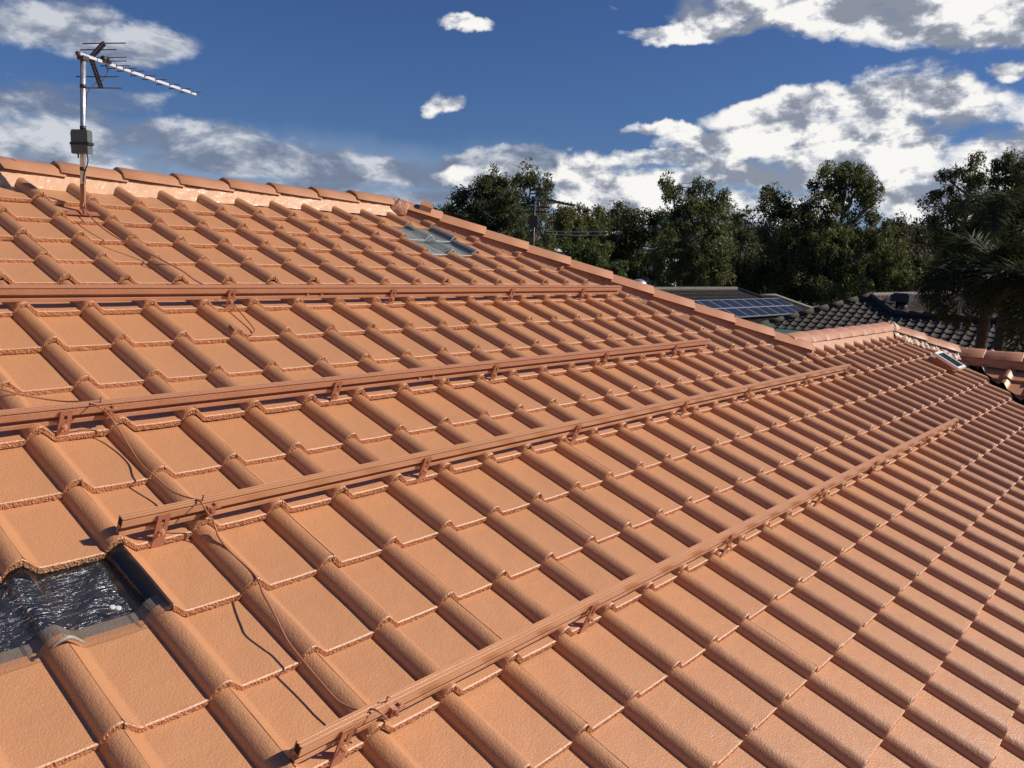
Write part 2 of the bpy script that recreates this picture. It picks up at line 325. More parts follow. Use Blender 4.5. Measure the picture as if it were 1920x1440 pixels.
def tile(mb, fr, u0, vf, vb, lod, dw=0., solid=True, miT=0, miF=1, skew=0., t=TILE_T, gauge=G1, front=True):
    O, eu, ev, ew = fr
    xs = xs_for(lod); nv = (7, 4, 2, 2)[lod]
    vs = np.linspace(vb, vf - .0035, nv)
    if lod <= 1: vs = np.concatenate([vs[:-1], [vf - .02, vf - .0035]])
    j = rng.normal(0, 1, 6)
    P = np.zeros((len(vs), len(xs), 3))
    hs = np.array([prof(x) for x in xs])
    tilt = j[0] * .0012; off = j[1] * .0009; du = j[2] * .0012; gapx = .0022 if j[3] > -.2 else .0006
    for a, v in enumerate(vs):
        f = (vf - v) / gauge
        for b, x in enumerate(xs):
            xx = x
            if lod <= 1:
                g = gapx + (.0035 if v > vf - .012 else 0)
                if b == 0: xx = x + g * .5
                if b == len(xs) - 1: xx = x - g * .5
            w = PANW + hs[b] - t * f + dw + off + tilt * (x - .15) / .15
            if lod == 0: w += .0009 * math.sin(x * 37 + j[4] * 3) * math.sin(v * 21 + j[5] * 3)
            P[a, b] = O + eu * (u0 + xx + du) + ev * (v + skew * 0) + ew * w
    mb.grid(P, True, miT)
    last = P[-1]
    # rounded arris then rough face
    if front:
        if lod >= 3:
            lo = last - ew * t * .95; mb.grid(np.stack([last, lo]), False, miF)
        else:
            xf = np.array(xs)
            if lod == 0:
                xf = np.unique(np.concatenate([xs, np.linspace(.001, .299, 62)]))
            elif lod == 1:
                xf = np.unique(np.concatenate([xs, np.linspace(.001, .299, 26)]))
            hf = np.interp(xf, xs, hs)
            nr = (6, 4, 3)[lod]; amp = (.0015, .0015, .001)[lod]
            rows = []
            rows.append(np.array([O + eu * (u0 + x + du) + ev * (vf - .0035) + ew * (PANW + h + dw + off - t * .0035 / gauge * 1 + tilt * (x - .15) / .15) for x, h in zip(xf, hf)]))
            rows.append(np.array([O + eu * (u0 + x + du) + ev * (vf + .0012 + rng.normal(0, .0005)) + ew * (PANW + h + dw + off - .0028 + tilt * (x - .15) / .15) for x, h in zip(xf, hf)]))
            for k in range(1, nr):
                q = k / (nr - 1); depth = .0028 + q * (t - .004)
                # under the roll the concrete is thinner
                rr = []
                for x, h in zip(xf, hf):
                    thin = 1.0
                    ww = PANW + h + dw + off - depth * thin + rng.normal(0, amp * (.30 if k < nr - 1 else .45))
                    vv = vf + .0012 + rng.normal(0, amp * .75) - (.002 if k == nr - 1 else 0)
                    rr.append(O + eu * (u0 + x + du) + ev * vv + ew * ww)
                rows.append(np.array(rr))
            R_ = np.stack(rows)
            mb.grid(R_[:2], True, miT); mb.grid(R_[1:], False, miF)
    if lod <= 2:   # wall of the joint
        wl = P[:, -1]; mb.grid(np.stack([wl, wl - ew * .012], 1), False, miF)
        wl = P[:, 0]; mb.grid(np.stack([wl - ew * .012, wl], 1), False, miF)

def camdist(p): return np.linalg.norm(np.array(p) - CAM)
def lodof(p):
    d = p - CAM; z = -np.dot(d, BK)
    if z < .3: return 3 if camdist(p) > 2 else 1
    px = 960 + FPX * np.dot(d, RT) / z; py = 720 - FPX * np.dot(d, UP) / z
    if px < -260 or px > 2200 or py > 1750 or py < 0: return 3
    r = camdist(p); return 0 if r < 4.2 else 1 if r < 7.6 else 2

HS1 = 7.04      # hip 1: X+Y
HS2 = 10.24     # hip 2: X+Y
VL = 11.07      # valley: X-Y
LRV = -.285     # lower ridge v
MRV = -3.25
house = thing('house', 'terracotta painted tiled house roof filling the foreground', 'house', (2, 0, -4.4))
LIFT = {-5: .008, -1: .005, 1: .003, 4: .005}
clear_near = {(2, -1), (2, -2)}; clear_far = {(-8, 12), (-8, 13), (-7, 12), (-7, 13)}
cxs = {}
mbA, mbB = MB(), MB()
for j in range(-9, 14):
    vf = rowv(j); g = (vf - rowv(j - 1)); vb = vf - g - .045
    if j == -9: vb = MRV - .01
    for i in range(-22, 40):
        X = i * .3; p = W(X + .15, vf, -.03)
        if j <= -1:
            if X - .02 > HS1 - (-vf * cs) + .1 and True: continue
        elif j == 0:
            if X > HS2 + .2: continue
        else:
            if X > HS2 + vf * cs + .5 or X > VL - vf * cs + .25 + g: continue
        if (j, i) in clear_near or (j, i) in clear_far: continue
        vbb = vb
        if j == 0 and X > 6.6: vbb = LRV - .01
        lod = lodof(p)
        dw = LIFT.get(j, 0) + (.0)
        mbt = mbA if j <= -1 else mbB
        tile(mbt, FR, X, vf + rng.normal(0, .0012), vbb, lod, dw, gauge=g)
def ppt(x, y): return (x, y, 0)
r2 = 1 / math.sqrt(2)
mbA.build('tiled_roof_slope', [M['paint'], M['rough_edge']], house, clip=[((HS1, 0, 0), (r2, r2, 0))])
mbB.build('tiled_roof_slope', [M['paint'], M['rough_edge']], house, clip=[((HS2, 0, 0), (r2, r2, 0)), ((VL, 0, 0), (r2, -r2, 0))])
# clear tiles
def cleartile(j, i, mt, lod=0):
    mb = MB(); vf = rowv(j); g = vf - rowv(j - 1)
    O, eu, ev, ew = FR; xs = np.array(xs_for(0)); hs = np.array([prof(x) for x in xs]); vs = np.linspace(vf - g - .03, vf, 9)
    P = np.array([[O + eu * (i * .3 + x) + ev * v + ew * (PANW + .001 + h - TILE_T * (vf - v) / g + .0008 * math.sin(v * 50 + x * 20)) for x, h in zip(xs, hs)] for v in vs])
    mb.grid(P, True)
    rows = [P[-1]]
    for k in range(1, 5): rows.append(np.array([q + ev * (.0015 * math.sin(k)) - ew * .0055 * k for q in P[-1]]))
    mb.grid(np.stack(rows), True)
    return mb.build('clear_tile', mt, house)
for (j, i) in sorted(clear_near): o = cleartile(j, i, M['clear']); o['label'] = 'clear acrylic roof tile over dark crinkled foil'
for (j, i) in sorted(clear_far): o = cleartile(j, i, M['clear_old']); o['label'] = 'cloudy grey clear roof tile near the ridge'
# foil under near clear tiles, with grey tile heads showing at the low edge
mb = MB(); v1 = rowv(2)
us = np.linspace(-.64, .02, 60); vs = np.linspace(rowv(1) - .06, v1 - .02, 34)
P = np.array([[W(u, v, -.088 + .018 * max(0, 1 - abs(((u + .32) / .06))) + .004 * math.sin(u * 46 + v * 30) + .003 * math.sin(v * 85 + 9 * math.sin(u * 8)) - .03 * (1 if abs(u) < .05 else 0)) for u in us] for v in vs])
mb.grid(P, True); mb.build('roof_foil', M['foil'], house)
mb = MB()
for i in (-3, -2, -1):
    xs = xs_for(0); P = np.array([[W(i * .3 + x, v, PANW + prof(x) - TILE_T - .004 - TILE_T * (v1 - v) / G1) for x in xs] for v in (v1 - .092, v1 - .06, v1 - .001)])
    mb.grid(P, True); lo = P[0] - FR[3] * .02; mb.grid(np.stack([lo, P[0]]), False)
mb.build('tile_head', M['concrete'], house)
# white silicone bead on the middle roll and a white screw cap
mb = MB(); pts = [W(-.3 + a, v1 + .002, PANW + prof((a + .3) % .3 if a < 0 else a) - .004) for a in (-.05, -.042, -.03, -.018, -.005, .008, .02, .033, .045)]
mb.tube(pts, [.002, .004, .005, .006, .006, .006, .005, .004, .002], 8); mb.build('silicone_bead', M['silicone'], house)
mb = MB()
for (u, v) in ((-.125, .555), (-.112, .565)):
    c = W(u, v, -.058); mb.tube([c, c + FR[3] * .006, c + FR[3] * .008], [.0095, .0095, .006], 14)
mb.build('screw_cap', M['white'], house)
# underlay below far clear tiles
mb = MB(); P = np.array([[W(u, v, -.072 + .006 * math.sin(u * 31 + v * 13)) for u in np.linspace(3.55, 4.26, 24)] for v in np.linspace(rowv(-9) - .05, rowv(-7) - .01, 16)])
mb.grid(P, True); mb.build('roof_underlay', M['foil2'], house)
for jj, ii in ((-8, 12), (-8, 13), (-7, 12), (-7, 13)):
    mb = MB(); vv = rowv(jj); pts = [W(ii * .3 + x, vv + .001, PANW + prof(x) - .004) for x in np.linspace(.003, .297, 26)]; mb.tube(pts, .0035, 6)
    mb.build('silicone_bead', M['foil2'], house)
# dark sheet added below to block light; then the roof's other faces
def poly(mb, pts, mi=0): mb.add(pts, [tuple(range(len(pts)))], False, mi)
def zmain(y): return TT * y
YR = 3.03; XR1 = HS1 - YR; YL = .27; XL2 = HS2 - YL
H = np.array([10.65, -.42, TT * -.42]); YE = -5.6; XW = -7.0; DZ = -.115
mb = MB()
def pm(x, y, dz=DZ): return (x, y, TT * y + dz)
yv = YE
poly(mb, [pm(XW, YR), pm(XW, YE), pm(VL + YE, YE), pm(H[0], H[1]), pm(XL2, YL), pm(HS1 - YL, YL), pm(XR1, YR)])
mb.build('light_block_sheet', M['dark'], house)
mb = MB(); B_ = 9.0; z = TT
# back slope, hip ends
ZE = TT * YE
poly(mb, [(XW, YR, TT * YR - .05), (XR1, YR, TT * YR - .05), (XR1 + 5, YR + 8, TT * (YR - 8) - .05), (XW, YR + 8, TT * (YR - 8) - .05)])
poly(mb, [(XR1, YR, TT * YR - .05), (HS1 - YL, YL, TT * YL - .05), (HS1 - YL, YL + 6, TT * YL - .05), (XR1 + 2.77, YR + 6, TT * YL - .05)])
poly(mb, [(HS1 - YL, YL, TT * YL - .05), (XL2, YL, TT * YL - .05), (XL2 + 4, YL + 4, TT * (YL - 4) - .05), (HS1 - YL, YL + 4, TT * (YL - 4) - .05)])
poly(mb, [(XL2, YL, TT * YL - .05), (H[0], H[1], H[2] - .05), (H[0], YE, H[2] - .05), (H[0] + 5, YE, H[2] - .05 - TT * 5), (XL2 + 5, YL + 5, TT * (YL - 5) - .05)])
mb.build('back_roof_slope', M['paint'], house)
mb = MB()
for a, b in (((XW + .5, YE + .6), (VL + YE - .6, YE + .6)), ((VL + YE - .6, YE + .6), (VL + YE - .6, YE - 4)), ((XW + .5, YE + .6), (XW + .5, YR + 7.5)), ((XW + .5, YR + 7.5), (XR1 + 4, YR + 7.5))):
    poly(mb, [(*a, -4.4), (*b, -4.4), (*b, ZE - .05), (*a, ZE - .05)])
mb.build('wall', M['brick'], house)

# wing at the right: ridge running towards -Y, slope facing -X
FW = (np.array([H[0], 0, H[2]]), np.array([0, -1., 0]), np.array([-cs, 0, -sn]), np.array([-sn, 0, cs]))
mb = MB()
for j in range(0, 17):
    vf = .12 + j * G1
    for i in range(-2, 12):
        u = .18 + i * .3
        p = FW[0] + FW[1] * u + FW[2] * vf
        if p[0] - p[1] < VL - .9: continue
        tile(mb, FW, u, vf, vf - G1 - .04, 1 if i < 8 and j < 8 else 2, .01)
mb.build('tiled_roof_slope', [M['paint'], M['rough_edge']], house, clip=[((VL + .10, 0, 0), (-r2, r2, 0))])
mb = MB(); poly(mb, [(H[0], H[1] + .4, H[2] - .12), (H[0], YE, H[2] - .12), (H[0] - 5.5, YE, H[2] - .12 - TT * 5.5), (VL + YE, YE, H[2] - .12 - TT * (H[0] - VL - YE))]); mb.build('light_block_sheet', M['dark'], house)  # unseen dark sheet added below the wing tiles against stray light
mb = MB(); mb.tube([(H[0] - .05, H[1], TT * H[1] - .13), (VL - 5.6, -5.6, TT * -5.6 - .13)], .09, 6); mb.build('valley_gutter', M['roof_brown'], house)

# ------------------------------------------------------------------ ridge and hip caps
def capmesh(L_, half, hgt, thick, rnd=.3, lift=.012, n=9, drop=.0):
    """cap along +X from 0..L_, end at x=L_ raised over the next one"""
    mb = MB()
    def arc(hf, hg):
        P = []
        for k in range(n):
            s = -1 + 2 * k / (n - 1); a = abs(s)
            z_ = (1 - a) * (1 - rnd) + rnd * math.sqrt(max(0, 1 - a * a)) if rnd < .99 else math.sqrt(max(0, 1 - a * a))
            P.append((s * hf, hg * z_))
        return P
    A = arc(half, hgt); Bi = arc(half - thick * .6, hgt - thick)
    xs = [0, .004, L_ * .3, L_ * .6, L_ - .004, L_]; zo = [0, 0, lift * .3, lift * .6, lift, lift - .003]; so_ = [.985, 1, 1, 1, 1.01, .985]
    P = np.array([[(x, y * s + rng.normal(0, .0004), z * s + o) for y, z in A] for x, o, s in zip(xs, zo, so_)]); mb.grid(P, True)
    Q = np.array([[(x, y, z + o) for y, z in Bi] for x, o in zip((xs[0], xs[-1]), (zo[0], zo[-1]))]); mb.grid(Q[:, ::-1], True)
    for e, q in ((0, 0), (-1, 1)):
        a = P[e]; b = Q[q]; g = np.stack([a, b]) if e == -1 else np.stack([b, a]); mb.grid(g, False)
    for k in (0, -1):
        mb.grid(np.array([[P[0, k], P[-1, k]], [Q[0, k], Q[1, k]]]), False)
    return mb
def caprun(A, B, n, half, hgt, thick, rnd, lift, over=.03, m_=None, jit=.003):
    """n caps from A (upper/first) to B, raised end pointing towards B"""
    A = np.array(A, float); B = np.array(B, float); d = B - A; Lt = np.linalg.norm(d); d /= Lt
    up = np.array([0, 0, 1.]) - d * d[2]; up /= np.linalg.norm(up); side = np.cross(up, d)
    step = Lt / n; obs = []
    mb = capmesh(step + over, half, hgt, thick, rnd, lift)
    me = None
    for k in range(n):
        if me is None:
            o = mb.build('ridge_cap', m_ or M['cap'], None); me = o.data
        else:
            o = bpy.data.objects.new('ridge_cap', me); col.objects.link(o)
        p = A + d * (step * k - over * .5) + up * rng.normal(0, jit * .4) + side * rng.normal(0, jit * .5)
        R_ = Matrix(((d[0], side[0], up[0]), (d[1], side[1], up[1]), (d[2], side[2], up[2]))).to_4x4() @ Matrix.Rotation(rng.normal(0, .006), 4, 'Z')
        o.matrix_world = Matrix.Translation(p) @ R_
        o.parent = house; o.matrix_parent_inverse = Matrix.Translation(house.location).inverted(); obs.append(o)
    return obs
# main ridge: raised ends face -X, so the run goes from the hip to the left
ZR = TT * 2.99 - .035
caprun((3.98, 2.99, ZR + .012), (3.98 - .405 * 26, 2.99, ZR - .07), 26, .125, .080, .020, .75, .024)
# hip 1
A1 = np.array([XR1 + .06, YR - .06, TT * (YR - .06) + .0]); B1 = np.array([6.93, HS1 - 6.93, TT * (HS1 - 6.93) + .0])
caprun(A1 + [0, 0, -.012], B1 + [0, 0, -.012], 10, .135, .075, .020, .10, .020)
# lower ridge
caprun((6.80, YL + .02, TT * YL - .012), (9.95, YL + .02, TT * YL - .008), 8, .135, .088, .018, .9, .008)
# hip 2
A2 = np.array([XL2 + .02, YL - .02, TT * YL]); B2 = np.array([H[0] - .05, H[1] + .02, H[2] + .03])
caprun(A2 + [0, 0, .0], B2 + [0, 0, .0], 2, .125, .085, .020, .2, .020)
# wing ridge
caprun((H[0], H[1] + .10, H[2] - .01), (H[0], H[1] - 4.5, H[2] - .01), 11, .15, .10, .020, .25, .014)
# steep broken cap where lower ridge meets hip 2
def mortar(name, A, B, side, top, bot, mt, amp=.004, n=90, m_=7, parent=house, wob=0.):
    """strip below caps: side = unit plan vector towards the viewed slope; top/bot = (side offset, z offset)"""
    A = np.array(A, float); B = np.array(B, float); P = np.zeros((m_, n, 3)); rows = np.linspace(0, 1, m_)
    ph = rng.uniform(0, 6, 6)
    for b in range(n):
        t = b / (n - 1); q = A + (B - A) * t
        wv = wob * (math.sin(t * 41 + ph[0]) + math.sin(t * 77 + ph[1]) * .6 + math.sin(t * 131 + ph[2]) * .4)
        for a, s in enumerate(rows):
            P[a, b] = q + side * (top[0] + (bot[0] - top[0]) * s + wv * s) + np.array([0, 0, top[1] + (bot[1] - top[1]) * s]) + rng.normal(0, amp * .5, 3)
    mb = MB(); mb.grid(P, True); return mb.build(name, mt, parent)
sdY = np.array([0, -1., 0]); sdH = np.array([-r2, -r2, 0])
mortar('ridge_mortar', (4.06, 2.99, ZR), (-6.5, 2.99, ZR - .07), sdY, (.095, .028), (.165, -.085), M['mortar'], .003, 300, 6, wob=.003)
mortar('hip_mortar', A1, B1, sdH, (.095, .012), (.150, -.11), M['cap'], .003, 200, 8)
mortar('ridge_mortar', (6.75, YL + .02, TT * YL), (9.98, YL + .02, TT * YL), sdY, (.10, .022), (.17, -.115), M['mortar'], .003, 160, 8, wob=.004)
mortar('hip_mortar', A2, B2, sdH, (.07, .030), (.185, -.085), M['white_mortar'], .010, 60, 9, wob=.014)
mortar('ridge_mortar', (H[0], H[1], H[2]), (H[0], H[1] - 4.5, H[2]), np.array([-1., 0, 0]), (.11, .02), (.17, -.10), M['cap'], .003, 60, 5)
# lumpy mound where the main ridge meets the hip
def mound(c, r, mt, name='mortar_mound', seed=1):
    g = np.random.default_rng(seed); mb = MB(); nu, nv = 34, 16; P = np.zeros((nv, nu, 3)); ph = g.uniform(0, 6, 8)
    for a in range(nv):
        th = a / (nv - 1) * math.pi * .62
        for b in range(nu):
            f = 2 * math.pi * b / (nu - 1); ff = 1 + .05 * math.sin(3 * f + ph[0]) + .05 * math.sin(7 * f + 4 * th + ph[1]) + .035 * math.sin(13 * f + ph[2])
            P[a, b] = np.array(c) + np.array([r[0] * math.sin(th) * math.cos(f), r[1] * math.sin(th) * math.sin(f), r[2] * math.cos(th)]) * ff
    mb.grid(P, True); return mb.build(name, mt, house)
M['brushed'] = mat('brushed_mortar', (.46, .20, .11), .5, bump=[(22, .02, 1), (90, .008, 1)], var=.3, vscale=30)
mound((4.08, 2.93, ZR - .03), (.17, .13, .10), M['brushed'], seed=3)
mound((9.98, .24, TT * YL - .03), (.10, .12, .13), M['white_mortar'], seed=5)
mb = MB(); q = np.array([4.235, 2.80, ZR + .035]); dh = np.array([r2, -r2, -TT * r2]); dh /= np.linalg.norm(dh)
sdh = np.array([r2, r2, 0]); uph = np.cross(dh, sdh); uph = uph if uph[2] > 0 else -uph
mb.prism([q + sdh * a + uph * b for a, b in ((-.085, -.07), (-.085, .0), (-.05, .045), (.05, .045), (.085, 0), (.085, -.07))], dh * .11); mb.build('hip_end_block', M['cap'], house)

# ------------------------------------------------------------------ rails
prof_r = [(0, .080), (0, .0745), (-.009, .0735), (-.009, .0695), (0, .0685), (0, .043), (-.002, .041), (-.023, .041), (-.023, .020), (-.009, .020), (-.008, .018), (-.008, .003), (-.010, .0), (-.028, .0),
          (-.028, .080), (-.022, .080), (-.0215, .0755), (-.0175, .0755), (-.017, .080), (-.010, .080), (-.0095, .0750), (-.0055, .0750), (-.005, .080)]
def bolt(mb, c, n, r=.007, l=.012):
    c = np.array(c); n = np.array(n); mb.tube([c, c + n * l * .45, c + n * l * .45, c + n * l], [r * 1.5, r * 1.5, r, r * .9], 6, smooth=False)
def make_rail(j, u0, u1, br, label, mt, clamp=None, bolts=()):
    v0 = rowv(j) + {-4: -.012, -1: -.012, 1: -.010, 4: -.006}[j]; w0 = .001
    r_ = thing('mounting_rail', label, 'mounting rail', W(u0, v0, w0), 'solar mounting rails on the roof slope')
    mb = MB(); lp = [W(u0, v0 + a, w0 + b) for a, b in prof_r]
    n = len(lp); segs = max(2, int((u1 - u0) / .1)); us = np.linspace(0, u1 - u0, segs)
    P = np.array([[q + np.array([du, 0, 0]) for q in lp + [lp[0]]] for du in us]); mb.grid(P, False)
    mb.f.append(tuple(range(n))); mb.f.append(tuple(len(mb.v) - n - 1 + k for k in range(n))[::-1]); mb.sm += [False] * 2; mb.mi += [0, 0]
    mb.build('rail_body', mt, r_)
    # dark plate standing in for the shaded hollow at the end
    mb = MB(); mb.box(W(u0 - .0006, v0 - .014, w0 + .060), (.0006, .009, .014), (FR[1], FR[2], FR[3])); mb.build('rail_end_shade_plate', M['dark'], r_)
    for u in br:
        mb = MB(); lean = .006; ti = .0025
        a = W(u, v0 + .010, -.070); b = W(u + lean, v0 + .006, .070); up = (b - a); ln = np.linalg.norm(up); up /= ln; ax = (FR[1], np.cross(up, FR[1]), up)
        c = (a + b) / 2; hw = .0215
        # plate with a slot: four bars round the slot
        sl0, sl1 = ln * .14, ln * .36; sw = .006
        def pb(x0, x1, z0, z1): mb.box(c + ax[0] * (x0 + x1) / 2 + ax[2] * (z0 + z1) / 2, ((x1 - x0) / 2, ti, (z1 - z0) / 2), ax)
        pb(-hw, -sw, -ln / 2, ln / 2); pb(sw, hw, -ln / 2, ln / 2); pb(-sw, sw, sl1, ln / 2); pb(-sw, sw, -ln / 2, sl0 - .04); pb(-sw, sw, sl0 - .012, sl0)
        # tail running up under the tile
        mb.box(W(u, v0 - .05, -.0655), (hw, .06, .002), (FR[1], FR[2], FR[3]))
        o = mb.build('roof_bracket', M['bracket'], r_)
        mb = MB(); bolt(mb, c + ax[1] * -ti * 1 + ax[2] * (sl0 - .016), FR[2], .007, .018); mb.build('bracket_bolt', M['rail'], o)
    if clamp is not None:
        mb = MB(); cpos = W(clamp, v0 + .006, w0 + .042); mb.box(cpos, (.016, .006, .018), (FR[1], FR[2], FR[3])); mb.box(cpos + W(.012, 0, 0) + FR[3] * .012, (.020, .010, .003), (FR[1], FR[2], FR[3]))
        bolt(mb, cpos + FR[3] * .014 + FR[1] * .012, FR[3], .006, .014); bolt(mb, cpos + FR[2] * .006, FR[2], .006, .012)
        mb.tube([W(clamp - .03, v0 - .012, w0 + .070), W(clamp - .034, v0 - .010, w0 + .102), W(clamp - .030, v0 - .004, w0 + .104)], .0025, 6)
        mb.build('cable_clamp', M['bracket'], r_)
    for u in bolts:
        mb = MB(); bolt(mb, W(u, v0 - .014, w0 + .030), FR[2], .006, .012); mb.build('splice_bolt', M['rail'], r_)
    return r_
make_rail(-4, -.55, 5.25, [.12, 1.33, 2.51, 3.72, 4.66], 'topmost painted mounting rail, nearest the main ridge', M['rail_spray'], None, (1.85, 1.95))
make_rail(-1, -.55, 5.22, [.07, 1.33, 2.50, 3.67, 4.65], 'second painted mounting rail down from the main ridge', M['rail_spray'], .235, (1.9, 2.0))
make_rail(1, -.012, 6.90, [.12, 1.34, 2.49, 3.71, 4.68, 5.83, 6.86], 'painted mounting rail whose left end stands just above the clear tiles', M['rail'], .30)
make_rail(4, .004, 7.07, [.15, 1.33, 2.51, 3.74, 4.74, 6.04, 7.03], 'lowest and nearest painted mounting rail, ending at the bottom edge', M['rail'], .33)

# ------------------------------------------------------------------ cables
def spline(pts, k=5):
    P = [np.array(p, float) for p in pts]; out_ = []
    for i in range(len(P) - 1):
        a, b, c, d = P[max(i - 1, 0)], P[i], P[i + 1], P[min(i + 2, len(P) - 1)]
        for s in range(k):
            t = s / k; out_.append(.5 * ((2 * b) + (c - a) * t + (2 * a - 5 * b + 4 * c - d) * t * t + (-a + 3 * b - 3 * c + d) * t ** 3))
    out_.append(P[-1]); return out_
def rp(x, y, w): return onplane(x, y, W(0, 0, w), FR[3])
def cable(name, label, pts, r=.0028, mt='cable', k=5, n=6, parent=None):
    mb = MB(); mb.tube(spline(pts, k), r, n); o = mb.build(name, M[mt], parent)
    if parent is None: tag(o, label, 'cable')
    return o
S_ = .004
cable('earth_cable', 'thin painted cable draped over the three nearest mounting rails', [rp(*q) for q in [
    (-60, 716, .02), (0, 729, .012), (38, 740, .0), (90, 749, -.005), (125, 753, .01), (153, 753, .05), (176, 759, .093), (187, 764, .100), (197, 771, .075), (204, 779, .045), (219, 799, .008), (238, 830, -.012), (257, 860, -.015),
    (272, 878, .004), (287, 890, .012), (317, 917, .008), (335, 927, .02), (353, 933, .05), (372, 938, .088), (380, 946, .096), (388, 960, .070), (399, 975, .035), (405, 992, .012), (410, 1007, .004), (430, 1033, -.004), (467, 1067, .008), (483, 1087, .016),
    (493, 1113, .022), (506, 1136, .030), (517, 1157, .034), (533, 1190, .018), (543, 1207, .010), (563, 1233, .010), (600, 1277, .012), (633, 1313, .018), (660, 1328, .030), (680, 1332, .050), (697, 1330, .085), (706, 1332, .095), (716, 1338, .090), (727, 1350, .060)]], .0033)
cable('antenna_lead', 'painted cable trailing down the tiles from the foot of the antenna mast', [rp(*q) for q in [
    (158, 375, .03), (160, 388, .0), (166, 402, .0), (187, 423, .005), (210, 440, .008), (235, 454, .010), (260, 465, .012), (287, 479, .014), (312, 492, .014), (342, 508, .008), (365, 525, .006), (385, 536, .010), (398, 546, -.01), (415, 560, -.03)]], .0042)
cable('cable_loop', 'loop of painted cable hanging below the topmost mounting rail', [rp(*q) for q in [
    (434, 566, -.02), (441, 574, -.030), (456, 592, -.030), (470, 608, -.028), (477, 619, -.026), (474, 626, -.025), (466, 627, -.02), (452, 623, -.010), (440, 619, .002), (432, 610, .0), (426, 600, -.02)]], .0040)

